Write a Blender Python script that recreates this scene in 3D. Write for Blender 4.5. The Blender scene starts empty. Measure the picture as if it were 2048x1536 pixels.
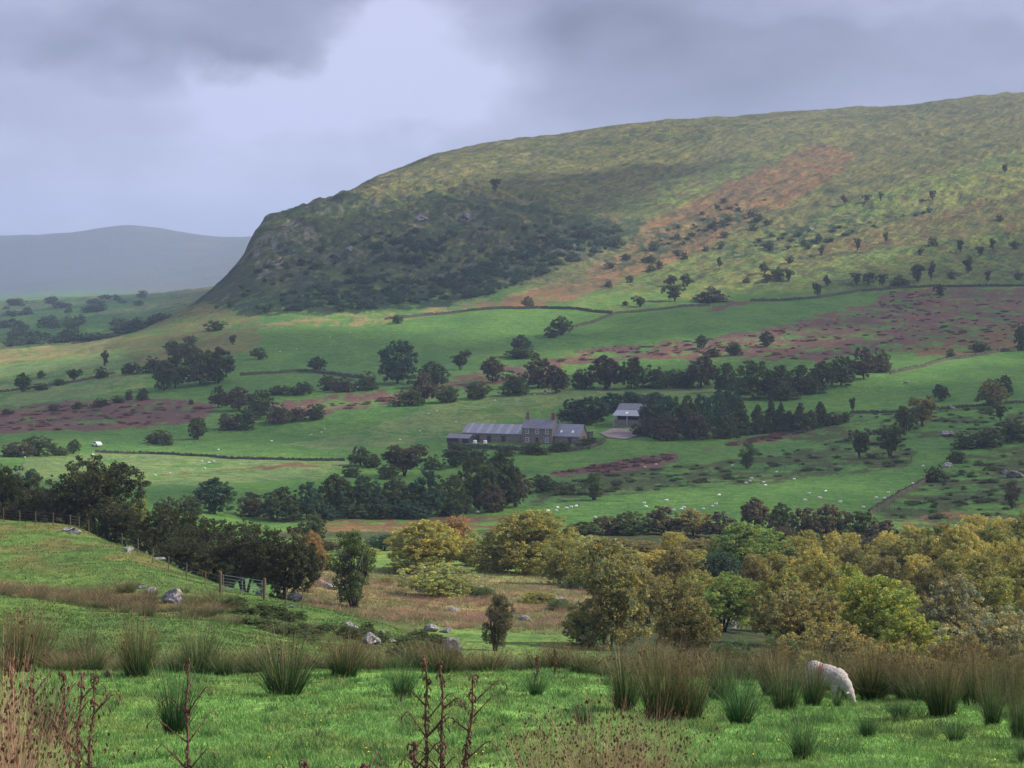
import bpy, bmesh, math, random
import numpy as np
from mathutils import Vector, Matrix

S = bpy.context.scene
COL = S.collection
F = 3822.0          # focal length in photo pixels (2048 wide)
VH = 600.0          # photo row of the eye-level horizon

# ------------------------------------------------------------------ camera
cam_d = bpy.data.cameras.new("camera")
cam_d.sensor_width = 36.0
cam_d.lens = 36.0 * F / 2048.0
cam_d.shift_y = -(768.0 - VH) / 2048.0
cam_d.clip_start = 0.3
cam_d.clip_end = 60000
cam = bpy.data.objects.new("camera", cam_d)
cam.rotation_euler = (math.radians(90), 0, 0)
COL.objects.link(cam)
S.camera = cam
S.view_settings.view_transform = 'Standard'
S.view_settings.look = 'None'
S.view_settings.exposure = 0.74
S.view_settings.gamma = 1.0
S.cycles.max_bounces = 6
S.cycles.diffuse_bounces = 3
S.cycles.volume_bounces = 0
S.cycles.transparent_max_bounces = 12
S.cycles.use_denoising = True

# ------------------------------------------------------------------ sun and sky
SUN_AZ, SUN_EL = math.radians(86), math.radians(38)
SUN = Vector((math.sin(SUN_AZ) * math.cos(SUN_EL), math.cos(SUN_AZ) * math.cos(SUN_EL), math.sin(SUN_EL)))
sd = bpy.data.lights.new("sun", 'SUN')
sd.energy = 5.0
sd.angle = math.radians(2.0)
sd.color = (1.0, 0.91, 0.74)
so = bpy.data.objects.new("sun", sd)
so.rotation_euler = (-SUN).to_track_quat('-Z', 'Y').to_euler()
so.location = (800, 300, 1500)
COL.objects.link(so)

world = bpy.data.worlds.new("World")
S.world = world
world.use_nodes = True
W = world.node_tree
W.nodes.clear()


class NT:
    """small helper round a node tree"""
    def __init__(s, nt): s.nt = nt
    def n(s, t, **kw):
        nd = s.nt.nodes.new(t)
        for k, v in kw.items():
            if k.startswith('i_'):
                nd.inputs[k[2:].replace('_', ' ')].default_value = v
            else:
                setattr(nd, k, v)
        return nd
    def l(s, a, b): s.nt.links.new(a, b)
    def math(s, op, a, b=None, clamp=False):
        nd = s.n('ShaderNodeMath', operation=op, use_clamp=clamp)
        for i, v in enumerate((a, b)):
            if v is None: continue
            if isinstance(v, (int, float)): nd.inputs[i].default_value = v
            else: s.l(v, nd.inputs[i])
        return nd.outputs[0]
    def vmath(s, op, a, b=None):
        nd = s.n('ShaderNodeVectorMath', operation=op)
        for i, v in enumerate((a, b)):
            if v is None: continue
            if isinstance(v, (tuple, list)): nd.inputs[i].default_value = v
            elif isinstance(v, (int, float)): nd.inputs[i].default_value = (v, v, v)
            else: s.l(v, nd.inputs[i])
        return nd.outputs['Value'] if op in ('LENGTH', 'DOT_PRODUCT', 'DISTANCE') else nd.outputs[0]
    def noise(s, vec, scale, detail=4, rough=.55, dist=0.0):
        nd = s.n('ShaderNodeTexNoise')
        nd.inputs['Scale'].default_value = scale
        nd.inputs['Detail'].default_value = detail
        nd.inputs['Roughness'].default_value = rough
        nd.inputs['Distortion'].default_value = dist
        if vec is not None: s.l(vec, nd.inputs['Vector'])
        return nd
    def mix(s, fac, a, b, mode='MIX'):
        nd = s.n('ShaderNodeMix', data_type='RGBA', blend_type=mode)
        for i, v in ((0, fac), (6, a), (7, b)):
            if isinstance(v, (int, float)): nd.inputs[i].default_value = v
            elif isinstance(v, (tuple, list)): nd.inputs[i].default_value = tuple(v) + ((1,) if len(v) == 3 else ())
            else: s.l(v, nd.inputs[i])
        return nd.outputs[2]
    def ramp(s, fac, a, b, lo=0.0, hi=1.0, smooth=True):
        nd = s.n('ShaderNodeMapRange', interpolation_type='SMOOTHSTEP' if smooth else 'LINEAR')
        nd.inputs[1].default_value = a; nd.inputs[2].default_value = b
        nd.inputs[3].default_value = lo; nd.inputs[4].default_value = hi
        s.l(fac, nd.inputs[0])
        return nd.outputs[0]


w = NT(W)
tc = w.n('ShaderNodeTexCoord')
D = tc.outputs['Generated']
warp = w.noise(w.vmath('MULTIPLY', D, (1, 1, 1.3)), 9.0, 7, .6)
wd = w.vmath('SCALE', w.vmath('SUBTRACT', warp.outputs['Color'], (.5, .5, .5)))
wd.node.inputs['Scale'].default_value = 0.095
Dw = w.vmath('ADD', D, wd)


def skyblob(u, v, ru, rv, soft=.55):
    """soft cloud mass centred on the direction of photo point u, v"""
    d = Vector(((u - 1024) / F, 1.0, (VH - v) / F)).normalized()
    q = w.vmath('MULTIPLY', w.vmath('SUBTRACT', Dw, tuple(d)), (F / ru, 0.0 if False else 2.0, F / rv))
    return w.ramp(w.vmath('LENGTH', q), 0.0, 1.0 + soft, 1.0, 0.0)


n1 = w.noise(w.vmath('MULTIPLY', Dw, (1, 1, 1.7)), 6.5, 7, .52, .3)
n2 = w.noise(w.vmath('MULTIPLY', D, (1, 1, 3.0)), 16.0, 6, .55, .2)
base = w.math('ADD', w.math('MULTIPLY', w.ramp(n1.outputs[0], .3, .7), .25), w.math('MULTIPLY', w.ramp(n2.outputs[0], .3, .7), .12))
val = w.math('ADD', base, 0.31)
for (u, v, ru, rv, a) in [(870, 130, 250, 110, .52), (960, 190, 300, 90, .22), (520, 190, 150, 60, .30), (600, 230, 300, 100, .20), (120, 360, 560, 170, .24), (640, 330, 300, 150, .16), (810, 40, 100, 60, .35), (760, 130, 60, 40, .25),
                          (1500, 120, 520, 150, -.37), (1120, 110, 90, 120, -.24), (1200, 200, 120, 40, -.10), (330, 90, 340, 60, -.25), (560, 100, 140, 40, -.14), (230, 190, 120, 22, -.12), (60, 130, 130, 50, -.20), (1300, 60, 240, 90, -.12),
                          (1750, 15, 300, 40, .22), (2000, 60, 90, 60, -.12), (760, 300, 160, 30, -.06), (1000, 20, 130, 50, .12),
                          (60, 10, 250, 40, .10), (380, 170, 90, 30, -.10), (1300, 240, 300, 60, -.06)]:
    val = w.math('ADD', val, w.math('MULTIPLY', skyblob(u, v, ru, rv), a))
val = w.math('MINIMUM', w.math('MAXIMUM', val, 0.02), 1.0)
cr = w.n('ShaderNodeValToRGB')
e = cr.color_ramp.elements
e[0].position = 0.0; e[0].color = (.165, .165, .250, 1)
e[1].position = 1.0; e[1].color = (.54, .53, .74, 1)
for p, c in ((.25, (.235, .235, .345, 1)), (.5, (.315, .308, .445, 1)), (.75, (.41, .40, .56, 1))):
    q = e.new(p); q.color = c
for q in e: q.color = (q.color[0] * .865, q.color[1] * .905, q.color[2] * .895, 1)
w.l(val, cr.inputs[0])
# overcast skies brighten towards the zenith
sep = w.n('ShaderNodeSeparateXYZ'); w.l(D, sep.inputs[0])
zen = w.ramp(sep.outputs[2], .17, .8, 1.0, 2.05)
cl = w.vmath('SCALE', cr.outputs[0]); w.l(zen, cl.node.inputs['Scale'])
sky = w.n('ShaderNodeTexSky', sky_type='NISHITA', sun_disc=False, sun_elevation=SUN_EL, sun_rotation=SUN_AZ)
skys = w.vmath('SCALE', sky.outputs[0]); skys.node.inputs['Scale'].default_value = 1.0
bg1 = w.n('ShaderNodeBackground', i_Strength=0.08); w.l(skys, bg1.inputs[0])
bg2 = w.n('ShaderNodeBackground', i_Strength=1.0); w.l(cl, bg2.inputs[0])
ms = w.n('ShaderNodeMixShader'); ms.inputs[0].default_value = .9
w.l(bg1.outputs[0], ms.inputs[1]); w.l(bg2.outputs[0], ms.inputs[2])
wo = w.n('ShaderNodeOutputWorld'); w.l(ms.outputs[0], wo.inputs[0])
world.cycles.sampling_method = 'MANUAL'
world.cycles.sample_map_resolution = 512

# ------------------------------------------------------------------ numpy helpers
rng = np.random.default_rng(7)
random.seed(7)


def perlin(x, y, seed=0):
    r = np.random.default_rng(seed)
    perm = r.permutation(256); perm = np.concatenate([perm, perm, perm])
    ang = r.uniform(0, 2 * np.pi, 256); gx, gy = np.cos(ang), np.sin(ang)
    xi = np.floor(x).astype(np.int64); yi = np.floor(y).astype(np.int64)
    xf = x - xi; yf = y - yi
    u = xf * xf * xf * (xf * (xf * 6 - 15) + 10); v = yf * yf * yf * (yf * (yf * 6 - 15) + 10)
    def g(ix, iy, dx, dy):
        h = perm[perm[ix & 255] + (iy & 255)]
        return gx[h] * dx + gy[h] * dy
    a = g(xi, yi, xf, yf); b = g(xi + 1, yi, xf - 1, yf)
    c = g(xi, yi + 1, xf, yf - 1); d = g(xi + 1, yi + 1, xf - 1, yf - 1)
    return (a + u * (b - a)) * (1 - v) + (c + u * (d - c)) * v


def fbm(x, y, seed=0, oct=4, gain=.5):
    t = 0; a = 1.0; f = 1.0
    for i in range(oct):
        t = t + a * perlin(x * f + 17.3 * i, y * f - 9.1 * i, seed + i)
        a *= gain; f *= 2.03
    return t


def smooth(a, b, x):
    t = np.clip((x - a) / (b - a), 0, 1)
    return t * t * (3 - 2 * t)


def pchip(xk, yk, x):
    """monotone cubic; yk may be (n,) or (n,m)"""
    xk = np.asarray(xk, float); yk = np.asarray(yk, float)
    one = yk.ndim == 1
    if one: yk = yk[:, None]
    h = np.diff(xk)[:, None]; d = np.diff(yk, axis=0) / h
    m = np.zeros_like(yk)
    w1 = 2 * h[1:] + h[:-1]; w2 = h[1:] + 2 * h[:-1]
    same = d[1:] * d[:-1] > 0
    with np.errstate(divide='ignore', invalid='ignore'):
        mm = (w1 + w2) / (w1 / d[:-1] + w2 / d[1:])
    m[1:-1] = np.where(same, mm, 0)
    m[0] = d[0]; m[-1] = d[-1]
    x = np.clip(np.asarray(x, float), xk[0], xk[-1])
    i = np.clip(np.searchsorted(xk, x, side='right') - 1, 0, len(xk) - 2)
    t = ((x - xk[i]) / (xk[i + 1] - xk[i]))[:, None]
    hh = (xk[i + 1] - xk[i])[:, None]
    r = ((1 + 2 * t) * (1 - t) ** 2) * yk[i] + t * (1 - t) ** 2 * hh * m[i] + t * t * (3 - 2 * t) * yk[i + 1] + t * t * (t - 1) * hh * m[i + 1]
    return r[:, 0] if one else r


# ------------------------------------------------------------------ the lie of the land: distance (m) : photo row, for columns of the photo
LOW = {
 0: "50:1350 62:1330 75:1285 90:1230 105:1196 113:1198 125:1180 140:1135 160:1085 180:1045 190:1040 205:1046 240:1075 300:1065 350:1025 400:985 500:930 600:885 700:845 850:790 1000:735",
 128: "50:1350 62:1332 75:1295 90:1243 103:1212 111:1214 122:1190 137:1140 155:1095 172:1058 180:1052 195:1060 240:1085 300:1070 350:1028 400:990 500:932 600:885 700:840 850:780 1000:722",
 256: "50:1350 62:1335 75:1305 88:1255 98:1228 106:1230 116:1200 130:1155 148:1112 162:1095 172:1098 190:1110 240:1105 300:1075 350:1032 400:995 500:940 600:890 700:835 850:765 1000:705",
 384: "50:1350 62:1338 75:1315 85:1265 95:1242 103:1243 114:1208 128:1175 142:1152 150:1148 160:1152 190:1150 240:1110 300:1080 350:1040 400:1000 500:945 600:890 700:830 850:755 1000:690",
 512: "50:1350 62:1342 75:1325 84:1285 92:1262 99:1262 110:1225 120:1205 132:1192 140:1193 150:1200 170:1190 200:1170 250:1120 300:1085 350:1062 400:1015 500:950 600:895 700:825 850:745 1000:680",
 640: "50:1352 62:1348 75:1335 82:1305 90:1290 97:1288 108:1250 120:1220 128:1219 136:1228 150:1228 170:1200 200:1165 250:1120 300:1085 350:1060 400:1020 500:955 600:895 700:820 850:745 1000:675",
 768: "50:1355 62:1352 75:1345 85:1325 95:1300 107:1262 116:1248 124:1255 135:1268 150:1245 170:1218 200:1185 250:1130 300:1085 350:1062 400:1025 500:960 600:893 700:815 850:742 1000:672",
 896: "50:1355 62:1355 75:1350 88:1330 98:1300 107:1290 115:1300 130:1290 150:1260 170:1232 200:1195 250:1130 300:1085 350:1060 400:1030 500:960 600:892 700:812 850:740 1000:668",
 1024: "50:1358 62:1358 75:1355 90:1345 110:1330 130:1295 150:1265 170:1238 200:1198 250:1135 300:1090 350:1055 400:1030 500:955 600:890 700:810 850:738 1000:665",
 1280: "50:1365 62:1370 75:1370 90:1360 110:1345 130:1310 150:1275 200:1215 250:1150 300:1100 350:1058 400:1025 500:950 600:875 700:800 850:728 1000:655",
 1536: "46:1392 62:1400 75:1395 90:1380 110:1350 150:1290 200:1235 250:1165 300:1110 350:1060 400:1010 500:945 600:870 700:795 850:715 1000:648",
 1792: "43:1405 62:1415 90:1390 110:1355 150:1300 200:1240 250:1180 300:1120 350:1070 400:1015 450:975 500:930 600:850 700:785 850:705 1000:642",
 2048: "43:1405 62:1415 90:1390 110:1355 150:1295 200:1235 250:1180 300:1110 350:1060 400:1010 450:965 500:920 600:840 700:775 850:700 1000:635",
}
FAR = " 6000:588 7000:540 8000:478 8500:470 9500:490 11000:530"
UP = {
 0: "1100:703 1150:698 1300:705 1600:690 2000:668 2500:640 3200:608 4500:600 6000:590 7000:545 8000:478 8500:468 9500:490 11000:530",
 128: "1120:690 1200:690 1400:694 1600:682 2000:655 2500:625 3200:600 4500:592 6000:580 7000:535 8000:470 8500:462 9500:490 11000:530",
 256: "1150:670 1250:668 1400:678 1700:665 2000:645 2500:615 3200:592 4500:592 6000:580 7000:530 8000:458 8500:448 9500:480 11000:520",
 384: "1150:640 1300:608 1350:606 1450:625 1700:640 2000:625 2500:600 3200:585 3600:580 4500:590 6000:585 7000:540 8000:470 8500:463 9500:490 11000:530",
 448: "1150:632 1250:595 1350:560 1400:555 1500:575 1700:612 2000:610 2600:600 3200:580 3500:572 4500:588" + FAR,
 480: "1150:630 1250:585 1350:540 1420:520 1500:537 1650:590 2000:605 3200:582 4500:590" + FAR,
 505: "1150:628 1250:575 1350:525 1430:490 1500:478 1560:487 1700:560 2000:602 3200:590 4500:590" + FAR,
 530: "1150:628 1250:570 1350:515 1450:468 1530:448 1600:449 1700:475 2000:570 2600:600 4500:590" + FAR,
 576: "1150:628 1250:565 1350:510 1450:465 1560:435 1620:430 1750:440 2100:520 2700:600 4500:590" + FAR,
 640: "1150:628 1250:560 1350:510 1450:465 1600:417 1680:408 1800:415 2200:500 2900:600 4500:590" + FAR,
 768: "1150:622 1250:565 1350:515 1450:470 1600:410 1750:358 1830:348 1950:356 2300:430 3000:600 4500:590" + FAR,
 896: "1150:620 1300:545 1450:470 1600:410 1800:335 1930:307 2050:312 2400:380 3200:600 4500:590" + FAR,
 1024: "1150:610 1300:540 1450:470 1600:410 1800:340 2050:283 2200:288 2600:360 3400:600 4500:590" + FAR,
 1280: "1170:602 1300:545 1450:480 1600:415 1800:345 2050:280 2250:248 2400:250 2800:310 3600:600 4500:590" + FAR,
 1536: "1200:588 1350:520 1500:455 1700:370 1900:310 2100:265 2350:232 2500:234 2900:290 3700:600 4500:590" + FAR,
 1792: "1200:580 1350:515 1500:450 1700:365 1900:305 2100:260 2400:213 2600:216 3000:270 3800:600 4500:590" + FAR,
 2048: "1200:573 1350:505 1500:435 1700:350 1900:285 2100:240 2450:190 2650:192 3100:240 3900:600 4500:590" + FAR,
}


def zpairs(txt):
    Y, Z = [], []
    for t in txt.split():
        a, b = t.split(':'); a = float(a); b = float(b)
        Y.append(a); Z.append(-(b - VH) / F * a)
    return Y, Z


def near_pairs(x):
    yc = np.interp(x, [1024, 1280, 1536, 1792], [42, 40, 36, 32])
    Y = [0.5, 2, 5, 10, 15, 20, 26, 32] + ([yc] if yc > 33 else [])
    return Y, [-1.9 - .15 * y for y in Y]


lnk_low = np.log(np.concatenate([np.geomspace(.5, 40, 26), np.geomspace(43, 1000, 110)]))
lnk_up = np.log(np.geomspace(1200, 11000, 90))
ufine = np.concatenate([[-6000, -3000, -1500], np.arange(-768, 2817, 16), [3500, 5000, 8000]]).astype(float)


def column_table(src, lnk, near):
    cols, Zs = [], []
    for x, t in src.items():
        Y, Z = zpairs(t)
        if near:
            a, b = near_pairs(x); Y = a + Y; Z = b + Z
        Zs.append(pchip(np.log(Y), Z, lnk)); cols.append(x)
    cols = np.array(cols, float); Zs = np.array(Zs)
    return pchip(cols, Zs, np.clip(ufine, 0, 2048))


Tl = column_table(LOW, lnk_low, True)
Tu = column_table(UP, lnk_up, False)
lnk = np.concatenate([lnk_low, lnk_up])
TAB = np.concatenate([Tl, Tu], axis=1)          # [u, k]
# finer in distance
lnf = np.linspace(lnk[0], lnk[-1], 1400)
TAB = pchip(lnk, TAB.T, lnf).T
# beyond the frame the lit hill keeps rising gently to the right
for i, u in enumerate(ufine):
    if u > 2048:
        k = min((u - 2048) / 3000.0, 1.0)
        TAB[i] += k * 30 * smooth(math.log(1000), math.log(2200), lnf)


def H(x, y):
    """ground height at world x, y (arrays)"""
    x = np.atleast_1d(np.asarray(x, float)); y = np.atleast_1d(np.asarray(y, float))
    yy = np.clip(y, .5, 11000)
    u = 1024 + F * x / yy
    fu = np.interp(u, ufine, np.arange(len(ufine))); fl = (np.log(yy) - lnf[0]) / (lnf[1] - lnf[0])
    i = np.clip(fu.astype(int), 0, len(ufine) - 2); j = np.clip(fl.astype(int), 0, len(lnf) - 2)
    a = np.clip(fu - i, 0, 1); b = np.clip(fl - j, 0, 1)
    z = (TAB[i, j] * (1 - a) + TAB[i + 1, j] * a) * (1 - b) + (TAB[i, j + 1] * (1 - a) + TAB[i + 1, j + 1] * a) * b
    # small relief: hummocks near, gullies and knolls on the slopes
    z = z + .16 * fbm(x / 2.6, yy / 2.6, 11, 3) * smooth(6, 16, yy) * (1 - smooth(60, 130, yy))
    z = z + .30 * fbm(x / 11, yy / 11, 13, 3) * smooth(20, 60, yy) * (1 - smooth(300, 800, yy))
    z = z + 1.5 * fbm(x / 70, yy / 70, 15, 4) * smooth(300, 600, yy)
    hill = smooth(1150, 1400, yy) * (1 - smooth(3000, 4200, yy))
    z = z + hill * (5.5 * fbm((x - .8 * yy) / 110, (yy + .8 * x) / 420, 19, 6, .6) + 1.6 * fbm(x / 28, yy / 45, 20, 4, .6))
    crag = hill * smooth(460, 560, u) * (1 - smooth(1000, 1350, u)) * (1 - smooth(1650, 1800, yy))
    z = z + crag * 10 * np.abs(fbm(x / 60, yy / 60, 23, 5, .6))
    z = z + smooth(5000, 7000, yy) * 22 * fbm(x / 900, yy / 900, 27, 4)
    return z


def uv_of(x, y, z):
    return 1024 + F * x / y, VH - F * z / y


def at(u, v, ymin=5.0, ymax=9000.0):
    """first place along column u where the ground shows at row v"""
    Y = np.geomspace(ymin, ymax, 4000)
    X = (u - 1024) / F * Y
    Z = H(X, Y)
    vv = VH - F * Z / Y
    idx = np.nonzero(vv <= v)[0]
    i = idx[0] if len(idx) else int(np.argmin(vv))
    return Vector((X[i], Y[i], Z[i]))


def atY(u, Y):
    X = (u - 1024) / F * Y
    return Vector((X, Y, float(H(X, Y)[0])))


# ------------------------------------------------------------------ object helpers
def tag(o, label=None, cat=None, group=None, kind=None):
    if label: o['label'] = label
    if cat: o['category'] = cat
    if group: o['group'] = group
    if kind: o['kind'] = kind
    return o


def link(name, data, parent=None):
    o = bpy.data.objects.new(name, data)
    COL.objects.link(o)
    if parent is not None: o.parent = parent
    return o


def empty(name, loc, rz=0.0, scale=(1, 1, 1)):
    o = link(name, None)
    o.empty_display_size = .3
    o.location = loc; o.rotation_euler = (0, 0, rz); o.scale = scale
    return o


def mesh_np(name, V, Q, mat, colv=None, smooth_=False, tris=False):
    """fast mesh from vertex array V and face array Q; colv = colour per vertex"""
    V = np.asarray(V, np.float32); Q = np.asarray(Q, np.int32)
    k = Q.shape[1]
    m = bpy.data.meshes.new(name)
    m.vertices.add(len(V)); m.vertices.foreach_set('co', V.ravel())
    m.loops.add(Q.size); m.loops.foreach_set('vertex_index', Q.ravel())
    m.polygons.add(len(Q)); m.polygons.foreach_set('loop_start', np.arange(0, Q.size, k, dtype=np.int32))
    if smooth_: m.polygons.foreach_set('use_smooth', np.ones(len(Q), bool))
    m.update(calc_edges=True)
    if colv is not None:
        a = m.attributes.new('Col', 'FLOAT_COLOR', 'POINT')
        c = np.ones((len(V), 4), np.float32); c[:, :3] = colv
        a.data.foreach_set('color', c.ravel())
    m.materials.append(mat)
    return m


class MB:
    """collects polygons of one mesh"""
    def __init__(s): s.v = []; s.f = []
    def box(s, c, d, R=None):
        b = len(s.v)
        for sx in (-1, 1):
            for sy in (-1, 1):
                for sz in (-1, 1):
                    p = Vector((sx * d[0] / 2, sy * d[1] / 2, sz * d[2] / 2))
                    if R is not None: p = R @ p
                    s.v.append(p + Vector(c))
        for q in ((0, 1, 3, 2), (4, 6, 7, 5), (0, 4, 5, 1), (2, 3, 7, 6), (0, 2, 6, 4), (1, 5, 7, 3)):
            s.f.append([b + i for i in q])
    def poly(s, pts):
        b = len(s.v); s.v += [Vector(p) for p in pts]; s.f.append(list(range(b, b + len(pts))))
    def prism(s, pts, off):
        """closed prism: polygon pts extruded along off"""
        b = len(s.v); n = len(pts); off = Vector(off)
        s.v += [Vector(p) for p in pts] + [Vector(p) + off for p in pts]
        s.f.append([b + i for i in range(n)][::-1]); s.f.append([b + n + i for i in range(n)])
        for i in range(n):
            j = (i + 1) % n
            s.f.append([b + i, b + j, b + n + j, b + n + i])
    def tube(s, pts, rad, k=5, cap=True):
        pts = [Vector(p) for p in pts]; rings = []
        for i, p in enumerate(pts):
            t = (pts[min(i + 1, len(pts) - 1)] - pts[max(i - 1, 0)])
            if t.length < 1e-9: t = Vector((0, 0, 1))
            t.normalize()
            a = t.orthogonal().normalized() if i == 0 else (a - t * a.dot(t)).normalized()
            bb = t.cross(a); r = rad[i] if isinstance(rad, (list, tuple)) else rad
            b = len(s.v)
            for j in range(k):
                an = 2 * math.pi * j / k
                s.v.append(p + a * (math.cos(an) * r) + bb * (math.sin(an) * r))
            rings.append(b)
        for i in range(len(rings) - 1):
            for j in range(k):
                s.f.append([rings[i] + j, rings[i] + (j + 1) % k, rings[i + 1] + (j + 1) % k, rings[i + 1] + j])
        if cap:
            s.f.append([rings[0] + j for j in range(k)][::-1]); s.f.append([rings[-1] + j for j in range(k)])
    def mesh(s, name, mat, smooth_=False):
        m = bpy.data.meshes.new(name)
        m.from_pydata([tuple(p) for p in s.v], [], s.f)
        if smooth_: m.polygons.foreach_set('use_smooth', np.ones(len(m.polygons), bool))
        m.materials.append(mat); m.update()
        return m
    def build(s, name, mat, parent=None, smooth_=False):
        return link(name, s.mesh(name, mat, smooth_), parent)


# ------------------------------------------------------------------ materials
def new_mat(name):
    m = bpy.data.materials.new(name); m.use_nodes = True; m.node_tree.nodes.clear()
    t = NT(m.node_tree)
    out = t.n('ShaderNodeOutputMaterial')
    return m, t, out


def simple(name, col, rough=.85, var=.25, scale=6.0, bump=0.0, spec=.25, col2=None, coord='Object'):
    m, t, out = new_mat(name)
    co = t.n('ShaderNodeTexCoord').outputs[coord]
    n = t.noise(co, scale, 6, .6)
    f = t.ramp(n.outputs[0], .3, .7)
    if col2 is None: col2 = tuple(min(c * (1 + var), 1) for c in col); col = tuple(c * (1 - var) for c in col)
    c = t.mix(f, col, col2)
    b = t.n('ShaderNodeBsdfPrincipled', i_Roughness=rough)
    b.inputs['Specular IOR Level'].default_value = spec
    t.l(c, b.inputs['Base Color'])
    if bump:
        bp = t.n('ShaderNodeBump', i_Strength=1.0, i_Distance=bump)
        t.l(t.noise(co, scale * 2.2, 6, .65).outputs[0], bp.inputs['Height']); t.l(bp.outputs[0], b.inputs['Normal'])
    t.l(b.outputs[0], out.inputs[0])
    return m


def leaf_mat(name, trans=.3, rough=.6):
    m, t, out = new_mat(name)
    at_ = t.n('ShaderNodeAttribute', attribute_name='Col')
    oi = t.n('ShaderNodeObjectInfo')
    c = t.mix(1.0, at_.outputs['Color'], oi.outputs['Color'], 'MULTIPLY')
    d = t.n('ShaderNodeBsdfPrincipled', i_Roughness=rough)
    d.inputs['Specular IOR Level'].default_value = .15
    tr = t.n('ShaderNodeBsdfTranslucent')
    t.l(c, d.inputs['Base Color']); t.l(c, tr.inputs[0])
    mx = t.n('ShaderNodeMixShader'); mx.inputs[0].default_value = trans
    t.l(d.outputs[0], mx.inputs[1]); t.l(tr.outputs[0], mx.inputs[2]); t.l(mx.outputs[0], out.inputs[0])
    return m


M_LEAF = leaf_mat('leaves', .38)
M_BLADE = leaf_mat('blades', .25, .7)
M_BARK = simple('bark', (.05, .042, .034), .95, .4, 9, .02)
M_BIRCH = simple('pale_bark', (.10, .09, .075), .9, .4, 9, .01)
M_POST = simple('weathered_post', (.12, .085, .06), .9, .35, 14, .01)
M_WIRE = simple('wire', (.22, .22, .22), .6, .1, 4)
M_GALV = simple('galvanised_tube', (.15, .18, .19), .45, .12, 5, 0, .5)
M_STEM = simple('dead_stem', (.105, .055, .040), .95, .45, 30, .003)
M_SLATE = simple('slate', (.15, .145, .175), .55, .18, 1.4, .01, .4)
M_SLATE2 = simple('corrugated_sheet', (.19, .20, .235), .5, .14, .8, .01, .4)
M_SHEET = simple('pale_sheet', (.27, .28, .32), .5, .1, .6, 0, .4)
M_WALL = simple('rubble_wall', (.10, .085, .07), .95, .5, 2.4, .05, .2, col2=(.26, .23, .19))
M_DRYSTONE = simple('mossy_drystone', (.04, .04, .028), .95, .5, 1.2, .05, .1, col2=(.12, .115, .085))
M_BRICK = simple('chimney_brick', (.19, .085, .06), .95, .3, 5, .02)
M_DARK = simple('dark_timber', (.045, .045, .05), .9, .3, 2)
M_WHITE = simple('white_paint', (.72, .72, .70), .6, .06, 3)
M_GLASS = simple('window_glass', (.05, .06, .07), .15, .1, 2, 0, .6)
M_POT = simple('clay_pot', (.30, .13, .07), .9, .2, 5)
M_TRACK = simple('gravel_yard', (.20, .165, .15), .95, .25, .5, .02)
M_TYRE = simple('tyre', (.02, .02, .02), .8, .2, 5)
M_CAR = simple('car_paint', (.75, .77, .8), .3, .04, 3, 0, .6)


def rock_mat():
    m, t, out = new_mat('lichen_rock')
    co = t.n('ShaderNodeTexCoord').outputs['Object']
    n1 = t.noise(co, 2.3, 8, .65); n2 = t.noise(co, 7.0, 6, .6); n3 = t.noise(co, 1.2, 4, .5)
    c = t.mix(t.ramp(n1.outputs[0], .35, .68), (.07, .068, .066), (.25, .24, .235))
    c = t.mix(t.ramp(n2.outputs[0], .56, .66), c, (.50, .49, .48))
    c = t.mix(t.ramp(n3.outputs[0], .62, .74), c, (.07, .085, .035))
    b = t.n('ShaderNodeBsdfPrincipled', i_Roughness=.95); b.inputs['Specular IOR Level'].default_value = .2
    t.l(c, b.inputs['Base Color'])
    bp = t.n('ShaderNodeBump', i_Strength=1.0, i_Distance=.12); t.l(n1.outputs[0], bp.inputs['Height']); t.l(bp.outputs[0], b.inputs['Normal'])
    t.l(b.outputs[0], out.inputs[0])
    return m


M_ROCK = rock_mat()

# ------------------------------------------------------------------ land cover
GREEN = (.070, .155, .040); DEEP = (.050, .120, .034); PALE = (.115, .175, .068); STRAW = (.185, .165, .080)
MOOR = (.115, .122, .050); HEATH = (.028, .050, .026); BRACKEN = (.158, .098, .058); RUSH = (.112, .066, .062)
HGREEN = (.110, .165, .048); ROUGH = (.052, .072, .030); WOODF = (.040, .052, .022); BROWN = (.125, .085, .048)
DARKS = (.022, .040, .020); ROCKC = (.15, .15, .15)
LAWN = (.138, .265, .068)


def inpoly(u, v, pts):
    c = np.zeros(u.shape, bool); n = len(pts)
    for i in range(n):
        x1, y1 = pts[i]; x2, y2 = pts[(i + 1) % n]
        if y1 == y2: continue
        k = ((y1 > v) != (y2 > v)) & (u < (x2 - x1) * (v - y1) / (y2 - y1) + x1)
        c ^= k
    return c


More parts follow.
